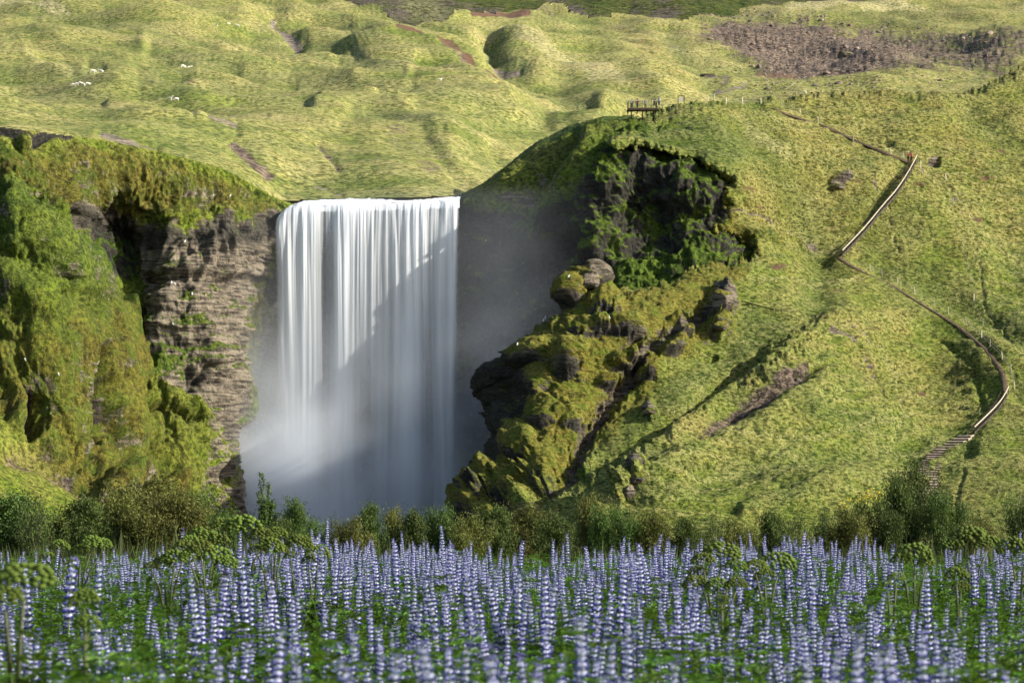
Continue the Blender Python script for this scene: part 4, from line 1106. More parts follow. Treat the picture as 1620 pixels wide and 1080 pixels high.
def leaf_cluster(rng, n, z0, z1, name='foliage', big=1.0, spread=0.14):
    V = []; Fc = []
    for i in range(n):
        a = rng.uniform(0, 6.28); z = z0 + (z1 - z0) * (i + rng.uniform(0, 1)) / n
        pet = spread * rng.uniform(0.5, 1.1)
        base = np.array([0, 0, z - 0.05]); c = np.array([math.cos(a) * pet, math.sin(a) * pet, z + rng.uniform(0, .05)])
        s = np.array([-math.sin(a), math.cos(a), 0]) * 0.0016
        b = len(V); V += [base - s, base + s, c + s, c - s]; Fc.append([b, b + 1, b + 2, b + 3])
        nl = 8; tz = rng.uniform(-.3, .6); ta = rng.uniform(0, 6.28)
        nx = np.array([math.cos(ta) * tz * 0.5, math.sin(ta) * tz * 0.5, 1.0]); nx /= np.linalg.norm(nx)
        e1 = np.cross(nx, [0.3, 1, 0]); e1 /= np.linalg.norm(e1); e2 = np.cross(nx, e1)
        Lf = rng.uniform(0.045, 0.068) * big
        for j in range(nl):
            q = 2 * PI * j / nl + 0.2; d = e1 * math.cos(q) + e2 * math.sin(q); w = np.cross(nx, d)
            b = len(V)
            up = nx * 0.014 * big
            V += [c, c + d * Lf * .6 + w * .0085 * big + up, c + d * Lf + up * 0.6, c + d * Lf * .6 - w * .0085 * big + up, c + d * Lf * 0.55 + up * 0.45]
            Fc += [[b, b + 1, b + 4], [b + 4, b + 1, b + 2], [b, b + 4, b + 3], [b + 4, b + 2, b + 3]]
    me = bpy.data.meshes.new(name); me.from_pydata([tuple(v) for v in V], [], Fc); me.materials.append(M_lleaf); me.update()
    return me


rg = np.random.default_rng(3)
protos = []
for i in range(7):
    Ht = [0.95, 0.99, 0.90, 1.02, 0.93, 0.86, 0.97][i]; L = [0.28, 0.34, 0.22, 0.36, 0.30, 0.19, 0.31][i]
    lean = rg.uniform(-.035, .035, 2)
    z0 = Ht - L
    root = empty('lupine')
    mb = MB(); mb.tube([(0, 0, -0.1), (0, 0, z0 * 0.5), (0, 0, z0), (lean[0] * .25, lean[1] * .25, z0 + L * .5), (lean[0] * .9, lean[1] * .9, z0 + L * .95)], [0.0045, 0.004, 0.0035, 0.003, 0.0015], 6)
    mb.build('stem', M_lstem, root, True)
    link('foliage', leaf_cluster(rg, 13, 0.10, z0 + 0.06), None, root)
    link('flower_spike', spike_mesh(rg, L, z0, lean), None, root)
    protos.append(root)

# ---- where the lupines stand (metres on the meadow)
pts = []
rr = np.random.default_rng(21)
y = 5.2
cand = []
while y < 36:
    step = 0.190 + 0.0008 * y
    hw = 0.212 * y + 2.2
    xs = np.arange(-hw, hw, step)
    for x in xs:
        cand.append((x + rr.uniform(-.5, .5) * step * 1.3, y + rr.uniform(-.5, .5) * step))
    y += step
cand = np.array(cand)
cl = fbm((cand[:, 0], cand[:, 1], cand[:, 0] * 0), 1.6, 3, 0.55, 91.0)
cl2 = fbm((cand[:, 0], cand[:, 1], cand[:, 0] * 0), 5.0, 2, 0.55, 93.0)
uC = CU + F * cand[:, 0] / cand[:, 1]
dens = 0.58 - 0.10 * sstep(13, 9, cand[:, 1]) + 4.6 * cl + 2.2 * cl2
dens = dens - 0.36 * sstep(1000, 1150, uC) * (cand[:, 1] > 9) - 0.15 * sstep(500, 300, uC) * (cand[:, 1] < 20)
dens = dens + 0.22 * (cand[:, 1] > 23) + 0.12 * (cand[:, 1] < 7.5)
dens = dens - 0.7 * (cand[:, 1] > 31) * rr.random(len(cand))
# open green places in the meadow
for (x, yy, r, am) in [(1.3, 18.5, 0.7, 1), (-0.2, 17, .55, 1), (-0.4, 13, .4, 1.0), (2.6, 15, .8, .7), (-0.5, 8.0, .4, 1.2), (1.55, 7.8, .5, 1.6), (3.4, 20, .9, .9), (-3.4, 18.5, .9, .8), (1.9, 23, .9, .8), (-2.0, 14.0, .6, .7), (.2, 7.0, .4, .7), (4.2, 25, 1.0, .7), (1.0, 12.5, .4, .7), (-1.6, 21, .7, .6)]:
    dens = dens - am * np.exp(-(((cand[:, 0] - x) / r) ** 2 + ((cand[:, 1] - yy) / (r * 1.8)) ** 2))
ok = rr.random(len(cand)) < dens
P = cand[ok]
infr = np.abs(P[:, 0]) < 0.187 * P[:, 1]
order = np.argsort(P[:, 1] + 100 * (~infr))
P = P[order]
print('lupines', len(P))
LUP = 'lupines flowering in the foreground meadow'
nth = 0
for i, (x, y) in enumerate(P[:300]):
    r = protos[i % 7]
    o = r if i < 7 else copy_tree(r)
    s = rr.uniform(0.76, 0.97)
    o.location = (x, y, float(ground_z(x, y))); o.rotation_euler = (rr.normal() * .06, rr.normal() * .07, rr.uniform(0, 6.28)); o.scale = (s, s, s)
    tag(o, 'blue and white lupine flower spike in the nearest part of the field', 'lupine', LUP)


def scatter(name, pos, rot, sca, idx, parts, label, cat):
    """one object: points that carry the given plant parts as instances (kind = stuff)"""
    me = bpy.data.meshes.new(name)
    me.vertices.add(len(pos)); me.vertices.foreach_set('co', np.asarray(pos, np.float32).ravel())
    a = me.attributes.new('rot', 'FLOAT_VECTOR', 'POINT'); a.data.foreach_set('vector', np.asarray(rot, np.float32).ravel())
    a = me.attributes.new('sca', 'FLOAT', 'POINT'); a.data.foreach_set('value', np.asarray(sca, np.float32))
    a = me.attributes.new('pick', 'INT', 'POINT'); a.data.foreach_set('value', np.asarray(idx, np.int32))
    me.update()
    o = link(name, me); tag(o, label, cat, kind='stuff')
    g = bpy.data.node_groups.new(name + '_scatter', 'GeometryNodeTree')
    g.interface.new_socket('Geometry', in_out='INPUT', socket_type='NodeSocketGeometry')
    g.interface.new_socket('Geometry', in_out='OUTPUT', socket_type='NodeSocketGeometry')
    gi = g.nodes.new('NodeGroupInput'); go = g.nodes.new('NodeGroupOutput'); jn = g.nodes.new('GeometryNodeJoinGeometry')
    def na(nm, t):
        n = g.nodes.new('GeometryNodeInputNamedAttribute'); n.data_type = t; n.inputs[0].default_value = nm; return n
    ar, as_, ai = na('rot', 'FLOAT_VECTOR'), na('sca', 'FLOAT'), na('pick', 'INT')
    for k, objs in enumerate(parts):
        cmp_ = g.nodes.new('FunctionNodeCompare'); cmp_.data_type = 'INT'; cmp_.operation = 'EQUAL'
        ins = [s for s in cmp_.inputs if s.type == 'INT']
        g.links.new([s for s in ai.outputs if s.type == 'INT' and s.enabled][0], ins[0]); ins[1].default_value = k
        for ob in objs:
            oi = g.nodes.new('GeometryNodeObjectInfo'); oi.inputs['Object'].default_value = ob; oi.inputs['As Instance'].default_value = True
            ip = g.nodes.new('GeometryNodeInstanceOnPoints')
            g.links.new(gi.outputs[0], ip.inputs['Points']); g.links.new(cmp_.outputs[0], ip.inputs['Selection'])
            g.links.new(oi.outputs['Geometry'], ip.inputs['Instance'])
            g.links.new([s for s in ar.outputs if s.type == 'VECTOR' and s.enabled][0], ip.inputs['Rotation'])
            g.links.new([s for s in as_.outputs if s.type == 'VALUE' and s.enabled][0], ip.inputs['Scale'])
            g.links.new(ip.outputs[0], jn.inputs[0])
    g.links.new(jn.outputs[0], go.inputs[0])
    md = o.modifiers.new('scatter', 'NODES'); md.node_group = g
    return o


R2 = P[300:]
n = len(R2)
rot = np.stack([rr.normal(size=n) * .06, rr.normal(size=n) * .07, rr.uniform(0, 6.28, n)], 1)
pos = np.stack([R2[:, 0], R2[:, 1], ground_z(R2[:, 0], R2[:, 1]) + 0 * R2[:, 0]], 1)
hv = 1.03 + 0.50 * fbm((R2[:, 0], R2[:, 1], R2[:, 0] * 0), 2.0, 2, 0.5, 95.0)
sc = rr.uniform(0.70, 1.0, n) * hv * np.where(rr.random(n) < 0.02, 1.16, 1.0)
scatter('lupine_field', pos, rot, sc, rr.integers(0, 7, n), [list(p_.children) for p_ in protos],
        'dense blue and white lupines filling the meadow behind the nearest ones', 'lupines')
# leafy undergrowth between the flowers
und = []
y = 5.0
while y < 40:
    step = 0.20 + 0.004 * y; hw = 0.215 * y + 2.2
    for x in np.arange(-hw, hw, step): und.append((x + rr.uniform(-.5, .5) * step, y + rr.uniform(-.5, .5) * step))
    y += step
und = np.array(und); n = len(und)
rot = np.stack([rr.uniform(-.15, .15, n), rr.uniform(-.15, .15, n), rr.uniform(0, 6.28, n)], 1)
hgt = 1.04 - 0.10 * sstep(10, 7, und[:, 1]) + 0.30 * fbm((und[:, 0], und[:, 1], und[:, 0] * 0), 1.2, 2, 0.5, 97.0) + rr.uniform(-.12, .12, n)
pos = np.stack([und[:, 0], und[:, 1], ground_z(und[:, 0], und[:, 1])], 1)
scatter('meadow_foliage', pos, rot, hgt * 1.0, rr.integers(0, 7, n), [[[c for c in p_.children if c.name.startswith('foliage')][0]] for p_ in protos],
        'bright green lupine leaves growing thickly between the flower spikes', 'foliage')
print('field', len(und), time.time() - T0)

# ================================================================== angelica
def umbel_mesh(rng, R):
    mb = MB()
    bm = bmesh.new(); bmesh.ops.create_icosphere(bm, subdivisions=1, radius=1.0); iv = np.array([v.co[:] for v in bm.verts]); fi = [[v.index for v in f.verts] for f in bm.faces]; bm.free()
    n = 64
    for i in range(n):
        t = (i + .5) / n; th = math.acos(1 - 1.15 * t); ph = i * 2.39996 + rng.uniform(-.2, .2)
        d = np.array([math.sin(th) * math.cos(ph), math.sin(th) * math.sin(ph), math.cos(th) * 0.82])
        c = d * R * rng.uniform(0.90, 1.03); r = R * rng.uniform(0.115, 0.165)
        lump = 1 + 0.30 * perlin(iv[:, 0] * 2.6 + i, iv[:, 1] * 2.6, iv[:, 2] * 2.6)
        mb.add(iv * lump[:, None] * r * np.array([1, 1, 0.8]) + c, fi, 0)
    return mb


def ray_mesh(rng, R, drop):
    mb = MB()
    for i in range(18):
        t = (i + .5) / 18; th = math.acos(1 - 1.1 * t); ph = i * 2.39996
        d = np.array([math.sin(th) * math.cos(ph), math.sin(th) * math.sin(ph), math.cos(th) * 0.82])
        mb.tube([(0, 0, -drop), tuple(d * R * 0.5 + np.array([0, 0, -drop * .3])), tuple(d * R * 0.9)], [0.0016, 0.0013, 0.001], 4)
    return mb


UMB = [umbel_mesh(rg, 1.0).mesh('umbel', [M_umbel], True) for _ in range(4)]
RAY = [ray_mesh(rg, 1.0, 0.55).mesh('umbel_rays', [M_astem], True) for _ in range(2)]


def angelica(Y, umbels, label, leaves=5):
    Y = Y * 1.33
    u0 = sum(q[0] for q in umbels) / len(umbels)
    x0 = (u0 - CU) / F * Y
    root = empty('angelica', (x0, Y, float(ground_z(x0, Y))))
    tag(root, label, 'angelica', 'angelica plants among the lupines')
    zt = []
    mb = MB()
    tops = []
    for (u, v, r) in umbels:
        dy = rg.uniform(-.12, .12)
        x, yy, z = world(u, v, Y + dy); R = 1.12 * r / F * Y
        tops.append((x - x0, dy, z - root.location.z, R))
    hi = max(t[2] for t in tops)
    fork = hi * 0.62
    mb.tube([(0, 0, -0.1), (0.01, 0, fork * .5), (0, 0, fork)], [0.014, 0.012, 0.010], 7)
    for (x, dy, z, R) in tops:
        mb.tube([(0, 0, fork * rg.uniform(.6, 1.0)), (x * 0.55, dy * .6, (fork + z) / 2 + .02), (x, dy, z - R * 0.45)], [0.009, 0.007, 0.005], 6)
    mb.build('stem', M_astem, root, True)
    for i, (x, dy, z, R) in enumerate(tops):
        o = link('umbel', UMB[i % 4], None, root, (x, dy, z)); o.scale = (R, R, R * rg.uniform(0.85, 1.05)); o.rotation_euler = (rg.uniform(-.2, .2), rg.uniform(-.2, .2), rg.uniform(0, 6))
        o2 = link('umbel_rays', RAY[i % 2], None, o)
    # divided leaves
    V = []; Fc = []
    for i in range(leaves * 16):
        a = rg.uniform(0, 6.28); rad = rg.uniform(0.03, 0.28); z = rg.uniform(0.30, 0.86) * hi
        c = np.array([rad * math.cos(a), rad * math.sin(a) * .7, z]); d = rg.normal(size=3); d[2] *= 0.4; d /= np.linalg.norm(d); w = np.cross(d, [0, 0.2, 1]); w /= np.linalg.norm(w)
        L = rg.uniform(0.035, 0.06); b = len(V)
        V += [c - d * L, c + w * L * .45 + (0, 0, .008), c + d * L, c - w * L * .45 + (0, 0, .008)]; Fc += [[b, b + 1, b + 2], [b, b + 2, b + 3]]
    me = bpy.data.meshes.new('foliage'); me.from_pydata([tuple(v) for v in V], [], Fc); me.materials.append(M_aleaf); link('foliage', me, None, root)
    return root


angelica(6.4, [(38, 925, 43), (8, 950, 26)], 'large out-of-focus angelica umbel on a dark stem at the left edge')
angelica(7.0, [(133, 952, 22), (138, 990, 20)], 'small blurred angelica right of the large one at the left edge')
angelica(15.5, [(95, 866, 14), (145, 860, 16), (162, 862, 14), (75, 882, 11), (128, 872, 12)], 'low angelica with several small umbels above the blue lupines at left')
angelica(15.0, [(385, 838, 27), (415, 850, 18), (352, 834, 17)], 'tallest angelica of the left clump with one broad dark dome')
angelica(14.6, [(438, 846, 15), (430, 868, 18), (408, 872, 14), (445, 872, 11)], 'angelica with a bright small round umbel in the left clump')
angelica(14.8, [(474, 862, 19), (460, 880, 10)], 'single domed angelica right of the left clump')
angelica(14.2, [(503, 878, 17), (488, 888, 10)], 'rightmost low angelica of the left clump')
angelica(13.6, [(340, 882, 24), (318, 870, 17), (358, 892, 17), (300, 880, 15)], 'wide low angelica at the front of the left clump')
angelica(14.0, [(276, 886, 19), (292, 870, 17), (256, 893, 15), (240, 898, 11)], 'darker angelica at the left end of the left clump')
angelica(16.0, [(322, 848, 19), (345, 858, 16), (300, 858, 14)], 'pale angelica half hidden behind the left clump')
angelica(12.6, [(1141, 878, 27), (1112, 888, 17), (1164, 897, 16), (1104, 907, 14)], 'tall bushy angelica with pale green dome among the central lupines')
angelica(12.0, [(1100, 925, 18), (1135, 930, 18), (1165, 925, 15)], 'dark leafy angelica below the pale domed one')
angelica(12.8, [(1231, 893, 24), (1196, 900, 17), (1210, 912, 15)], 'light green angelica just right of the bushy central one')
angelica(15.4, [(1530, 856, 26), (1562, 862, 18), (1502, 866, 16), (1543, 846, 15)], 'flat spreading angelica near the right edge under the hillside')
angelica(13.4, [(1447, 880, 24), (1425, 887, 14), (1465, 893, 13)], 'leaning angelica on two brown stems right of centre')
angelica(12.4, [(1513, 912, 17), (1520, 930, 13)], 'small round angelica below the spreading one at right')
angelica(14.4, [(1600, 868, 21), (1622, 878, 16)], 'angelica at the right edge of the meadow')
angelica(12.2, [(1418, 916, 12), (1404, 925, 8)], 'pale little angelica between white tipped lupines')
angelica(10.5, [(1142, 948, 10)], 'lone yellow green umbel low among the lupines')
print('angelica', time.time() - T0)
# ================================================================== bushes at the edge of the meadow
M_bleaf = simple_mat('bush_leaf', (0.060, 0.098, 0.016), 0.7, 0.5, 3.0, transl=0.3, per_obj=0.5)
M_bolive = simple_mat('bush_leaf_olive', (0.100, 0.108, 0.020), 0.7, 0.5, 3.0, transl=0.3, per_obj=0.4)
M_bwood = simple_mat('bush_wood', (0.045, 0.038, 0.028), 0.85, 0.3, 8)


def bush_proto(seed, w, h, nstem, nleaf, leaf=0.05, upright=0.5, mat=None, sparse=0.0):
    rng = np.random.default_rng(seed)
    mb = MB(); tips = []
    for i in range(nstem):
        a = rng.uniform(0, 6.28); rad = w * math.sqrt(rng.random()) * (1 - 0.25 * upright)
        hh = h * rng.uniform(0.72, 1.0) * (1 - 0.40 * (rad / w) ** 2)
        if i < 3: rad = w * 0.25 * i; hh = h * (1.0 - 0.07 * i)
        e = np.array([math.cos(a) * rad, math.sin(a) * rad, hh])
        s = e * np.array([0.15, 0.15, 0]); m = e * np.array([0.5, 0.5, 0.55]) + rng.normal(size=3) * 0.05 * w
        mb.tube([s, m, e], [0.022, 0.014, 0.005], 4)
        for j in range(5):
            t = rng.uniform(0.3, 1.0); b = s + (m - s) * min(1, 2 * t) if t < .5 else m + (e - m) * (2 * t - 1)
            q = b + rng.normal(size=3) * np.array([.22, .22, .14]) * w * .9 + np.array([0, 0, 0.10 * h])
            q[2] = min(q[2], h * 1.02)
            mb.tube([b, (b + q) / 2 + rng.normal(size=3) * .02, q], [0.008, 0.005, 0.003], 3)
            tips.append((b, q)); 
        tips.append((m, e)); tips.append((m, e))
    wood = mb.mesh('stems', [M_bwood], True)
    k = rng.integers(0, len(tips), nleaf)
    A = np.array([tips[i][0] for i in k]); B = np.array([tips[i][1] for i in k])
    t = rng.random(nleaf) ** 0.6
    sp_ = 0.10 if leaf > 0.046 else 0.06
    C = A + (B - A) * t[:, None] + rng.normal(size=(nleaf, 3)) * np.array([sp_, sp_, sp_ * .8]) * w
    C[:, 2] = np.maximum(C[:, 2], 0.05)
    d = rng.normal(size=(nleaf, 3)); d /= np.linalg.norm(d, axis=1, keepdims=True)
    r_ = rng.normal(size=(nleaf, 3)); wv = np.cross(d, r_); wv /= np.linalg.norm(wv, axis=1, keepdims=True)
    L = leaf * rng.uniform(.6, 1.25, (nleaf, 1))
    V = np.stack([C - d * L, C + wv * L * .42, C + d * L, C - wv * L * .42], 1).reshape(-1, 3)
    q = np.arange(nleaf * 4).reshape(-1, 4)
    fol = mesh_np('foliage', V, q, False, [mat or M_bleaf])
    return wood, fol


BK = {
    'round': [bush_proto(1, 1.5, 2.2, 14, 13000), bush_proto(2, 1.7, 2.0, 16, 14000), bush_proto(3, 1.4, 2.5, 14, 12000)],
    'olive': [bush_proto(4, 1.7, 2.4, 16, 14000, mat=M_bolive), bush_proto(5, 1.5, 2.1, 14, 13000, mat=M_bolive)],
    'twig': [bush_proto(6, 1.3, 2.3, 15, 2300, leaf=0.045), bush_proto(7, 1.5, 2.0, 15, 2600, leaf=0.045)],
    'tall': [bush_proto(8, 0.50, 3.6, 9, 3600, leaf=0.055, upright=0.3)],
    'dark': [bush_proto(9, 1.5, 3.4, 18, 11000, leaf=0.05)],
}
KH = {'round': [2.2, 2.0, 2.5], 'olive': [2.4, 2.1], 'twig': [2.3, 2.0], 'tall': [3.6], 'dark': [3.4]}
KW = {'round': [1.5, 1.7, 1.4], 'olive': [1.7, 1.5], 'twig': [1.3, 1.5], 'tall': [0.62], 'dark': [1.5]}
BUSH = [
    (20, 806, 46, 92, 'round', 'dark leafy bush at the left edge of the bush line'),
    (62, 803, 30, 88, 'twig', 'thin branching bush beside the dark one at the left edge'),
    (-30, 800, 60, 95, 'round', 'dark bush cut off by the left edge'),
    (132, 812, 34, 90, 'round', 'low round bush in front of the green slope at left'),
    (185, 798, 40, 92, 'olive', 'olive bush below the mossy mound'),
    (232, 782, 52, 95, 'olive', 'broad tall olive brown bush at the end of the mossy mound'),
    (275, 800, 40, 90, 'olive', 'olive bush leaning against the mound by the mist'),
    (318, 802, 28, 98, 'round', 'hazy bush standing in the spray right of the mound'),
    (350, 812, 30, 96, 'round', 'low bush in the spray behind the angelica'),
    (417, 755, 17, 92, 'tall', 'tall slim upright tree against the mist'),
    (396, 814, 18, 92, 'twig', 'thin branching bush at the foot of the tall slim tree'),
    (466, 794, 26, 90, 'round', 'rounded dark bush right of the tall slim tree'),
    (442, 828, 34, 86, 'round', 'low wide bush between the slim tree and the waterfall'),
    (492, 832, 26, 84, 'round', 'small bush below the left side of the waterfall'),
    (525, 820, 22, 88, 'twig', 'sparse twiggy bush before the left side of the waterfall'),
    (583, 806, 26, 90, 'round', 'dark pointed bush in front of the waterfall'),
    (620, 812, 28, 94, 'olive', 'olive bush in front of the waterfall'),
    (556, 828, 30, 84, 'olive', 'low olive bush at the foot of the waterfall'),
    (655, 818, 30, 88, 'round', 'dark bush before the right side of the waterfall'),
    (700, 812, 30, 90, 'round', 'dark bush at the foot of the mossy crag'),
    (740, 822, 34, 86, 'olive', 'olive green bush under the mossy crag'),
    (785, 812, 34, 88, 'round', 'dark bush right under the end of the crag'),
    (835, 806, 38, 90, 'olive', 'wide olive bush below the gully'),
    (880, 818, 34, 86, 'round', 'dark green bush between two olive bushes'),
    (928, 792, 34, 92, 'olive', 'tall wide olive bush below the slope'),
    (975, 812, 32, 88, 'round', 'dark bush left of the slender sapling'),
    (1035, 816, 36, 88, 'olive', 'olive bush at the foot of the right slope'),
    (1085, 828, 30, 86, 'round', 'low dark bush below the right slope'),
    (1131, 810, 16, 88, 'twig', 'slender sapling with bare stem below the right slope'),
    (1165, 830, 30, 84, 'olive', 'low olive bush right of the slender sapling'),
    (1222, 818, 30, 88, 'round', 'very dark bush in the middle of the right bush line'),
    (1262, 812, 28, 92, 'twig', 'twiggy bush with see-through crown beside the dark one'),
    (1305, 808, 30, 90, 'twig', 'branching bush left of the yellow flower patch'),
    (1340, 812, 34, 90, 'olive', 'brownish bush below the yellow flower patch'),
    (1390, 800, 34, 92, 'round', 'dark bush left of the tall tree by the steps'),
    (1450, 724, 42, 98, 'dark', 'tallest dark tree with dense crown beside the wide steps'),
    (1425, 770, 34, 94, 'round', 'full bush at the left foot of the tall tree by the steps'),
    (1500, 792, 36, 94, 'round', 'dark round bush right of the wide steps'),
    (1558, 826, 34, 88, 'olive', 'low olive bush below the sunlit field at right'),
    (1608, 790, 26, 92, 'twig', 'dark open bush at the right edge'),
    (1640, 800, 40, 90, 'round', 'dark bush cut off by the right edge'),
]
for i, (u, v, hw, Y, kind, lab) in enumerate(BUSH):
    j = i % len(BK[kind]); wood, fol = BK[kind][j]
    x, yy, zt = world(u, v, Y); zg = float(ground_z(x, Y))
    if u < 340 and kind != 'tall': zt += 0.30; hw *= 1.15
    sz = (zt - zg) / (KH[kind][j] * 0.97); sx = (hw / F * Y) / (KW[kind][j] * 0.80) * ((1.35 if u < 340 else 1.12) if kind != 'tall' else 1.2)
    root = empty('bush' if kind not in ('tall', 'dark') else 'tree', (x, Y, zg), rg.uniform(0, 6.28))
    root.scale = (sx, sx, sz)
    tag(root, lab, 'bush' if kind not in ('tall', 'dark') else 'tree', 'bushes along the far edge of the meadow')
    link('stems' if kind not in ('tall', 'dark') else 'trunk', wood, None, root); link('foliage' if kind not in ('tall', 'dark') else 'crown', fol, None, root)
# rough grass and low scrub under the bushes
N = 20000
rs = np.random.default_rng(77)
yy = rs.uniform(37, 130, N); xx = rs.uniform(-1, 1, N) * (0.205 * yy + 7)
Vs = []; 
c = np.stack([xx, yy, ground_z(xx, yy)], 1)
hh = rs.uniform(0.5, 1.3, N) * (0.7 + 0.6 * np.clip(fbm((xx, yy, xx * 0), 8, 2, 0.5, 5.5) + .3, 0, 1))
bl = 7
ang = rs.uniform(0, 6.28, (N, bl)); off = rs.normal(size=(N, bl, 2)) * 0.16
lean = rs.normal(size=(N, bl, 2)) * 0.18
base = c[:, None, :] + np.concatenate([off, np.zeros((N, bl, 1))], 2)
tip = base + np.concatenate([lean, (hh[:, None] * rs.uniform(.6, 1, (N, bl)))[..., None]], 2)
wd = np.stack([np.cos(ang), np.sin(ang), 0 * ang], 2) * 0.05
Vv = np.stack([base - wd, base + wd, tip], 2).reshape(-1, 3)
M_scrub = simple_mat('scrub_leaf', (0.045, 0.062, 0.014), 0.8, 0.5, 0.8, transl=0.3, obj=False)
o = link('undergrowth', mesh_np('undergrowth', Vv, np.arange(len(Vv)).reshape(-1, 3), False, [M_scrub]))
tag(o, 'dark rough grass and scrub filling the ground between the bushes', 'undergrowth', kind='stuff')
print('bushes', time.time() - T0)
# ================================================================== stairs, path, platform, fences
M_wood = simple_mat('weathered_wood', (0.16, 0.115, 0.075), 0.85, 0.4, 3.0, bump=0.01)
M_stair_shade = simple_mat('shade_dark_stair_metal', (0.045, 0.036, 0.028), 0.7, 0.4, 2.0)  # stair coloured dark to stand in for the shadow on it
M_rail = simple_mat('pale_handrail', (0.52, 0.46, 0.35), 0.5, 0.12, 2.0)
M_earth = simple_mat('trodden_earth', (0.075, 0.052, 0.032), 0.95, 0.45, 2.0, bump=0.04, obj=False)
M_post = simple_mat('pale_fence_post', (0.50, 0.45, 0.34), 0.8, 0.2, 4.0)
M_ropeg = simple_mat('fence_wire', (0.22, 0.20, 0.16), 0.6, 0.2, 4.0)


def trail(pix, sheet=SH, step=8.0, smooth=5):
    out = []
    for (a, b) in zip(pix[:-1], pix[1:]):
        n = max(1, int(math.hypot(b[0] - a[0], b[1] - a[1]) / step))
        for i in range(n):
            t = i / n; out.append(sheet.at(a[0] + (b[0] - a[0]) * t, a[1] + (b[1] - a[1]) * t, 4))
    out.append(sheet.at(*pix[-1], 4))
    P = np.array(out)
    for _ in range(smooth): P[1:-1] = (P[:-2] + 2 * P[1:-1] + P[2:]) / 4
    # even spacing
    s = np.concatenate([[0], np.cumsum(np.linalg.norm(np.diff(P, axis=0), axis=1))])
    return P, s


def resample(P, s, d):
    n = max(2, int(s[-1] / d) + 1); q = np.linspace(0, s[-1], n)
    return np.stack([np.interp(q, s, P[:, i]) for i in range(3)], 1)


def side_of(P):
    T = np.gradient(P, axis=0); T[:, 2] = 0; T /= np.linalg.norm(T, axis=1, keepdims=True) + 1e-9
    return np.stack([-T[:, 1], T[:, 0], 0 * T[:, 0]], 1)


def staircase(pix, label, name='staircase', width=1.3, side=1, both=False):
    P, s = trail(pix)
    st = resample(P, s, 0.75); N = side_of(st)
    base = st[0].copy()
    root = empty(name, tuple(base)); tag(root, label, 'staircase' if name == 'staircase' else 'walkway')
    Lc = st - base
    mb = MB(); 
    for i in range(len(Lc) - 1):
        d = Lc[i + 1] - Lc[i]
        c = Lc[i] + np.array([0, 0, 0.28]); ang = math.atan2(N[i][1], N[i][0])
        mb.box(c, (width, 0.30, 0.05), ang)
    mb.build('treads', M_stair_shade, root)
    for sg in (-1, 1):
        mb = MB()
        pp = Lc + N * sg * width / 2 + np.array([0, 0, 0.20])
        for i in range(len(pp) - 1): mb.bar(pp[i], pp[i + 1] + (pp[i + 1] - pp[i]) * 0.02, 0.07, 0.30)
        mb.build('stringer', M_stair_shade, root)
    st2 = resample(P, s, 2.3) - base; N2 = side_of(st2)
    for sg in ((side, -side) if both else (side,)):
        pp = st2 + N2 * sg * (width / 2 + 0.06)
        mb = MB()
        for q in pp: mb.bar(q + (0, 0, -0.4), q + (0, 0, 1.22), 0.09, 0.09)
        mb.build('posts', M_stair_shade if not both else M_wood, root)
        mb = MB()
        q = pp + np.array([0, 0, 1.25])
        for i in range(len(q) - 1): mb.bar(q[i] + (q[i + 1] - q[i]) * 0.02, q[i + 1], 0.10, 0.15)
        mb.build('handrail', M_rail, root)
        mb = MB()
        for hgt in (0.45, 0.85):
            q = pp + np.array([0, 0, hgt])
            for i in range(len(q) - 1): mb.bar(q[i], q[i + 1], 0.03, 0.05)
        mb.build('lower_rail', M_stair_shade, root)
    return root


staircase([(1327, 407), (1362, 370), (1410, 314), (1432, 280), (1445, 256)], 'long straight staircase with a pale handrail climbing the middle of the hill', side=-1)
staircase([(1536, 687), (1562, 662), (1583, 640), (1590, 622)], 'short lower staircase with a pale handrail above the wide earth steps', side=-1)


def path_strip(pix, width, label, name='path', mat=None, lift=0.10, tagk='structure'):
    P, s = trail(pix, step=6); Q = resample(P, s, 1.2); N = side_of(Q)
    V = []; n = len(Q); m = 5
    for j in range(m):
        t = j / (m - 1) * 2 - 1
        V.append(Q + N * t * width / 2 + np.array([0, 0, lift]) * (1 - abs(t) ** 4) + 0.03 * perlin(Q[:, 0] * .7, Q[:, 1] * .7, t * 3)[:, None])
    V = np.concatenate(V)
    Fq = np.array([(j * n + i, j * n + i + 1, (j + 1) * n + i + 1, (j + 1) * n + i) for j in range(m - 1) for i in range(n - 1)])
    o = link(name, mesh_np(name, V, Fq, True, [mat or M_earth])); tag(o, label, 'path', kind='structure')
    return Q, N


path_strip([(1590, 620), (1590, 600), (1583, 582), (1572, 566), (1550, 545), (1525, 522), (1500, 505), (1470, 488), (1440, 470), (1405, 448), (1372, 434), (1345, 420), (1328, 408)], 1.0, 'brown trodden path curving up the hill between the two staircases', lift=0.2)
path_strip([(1437, 258), (1410, 247), (1390, 240), (1355, 224), (1320, 208), (1300, 200), (1265, 190), (1240, 182), (1222, 174)], 0.9, 'dark trodden path from the top of the staircase towards the platform', lift=0.45)
path_strip([(1140, 466), (1200, 484), (1260, 495), (1305, 500)], 0.5, 'faint sheep track crossing the slope to the spur', lift=0.05)

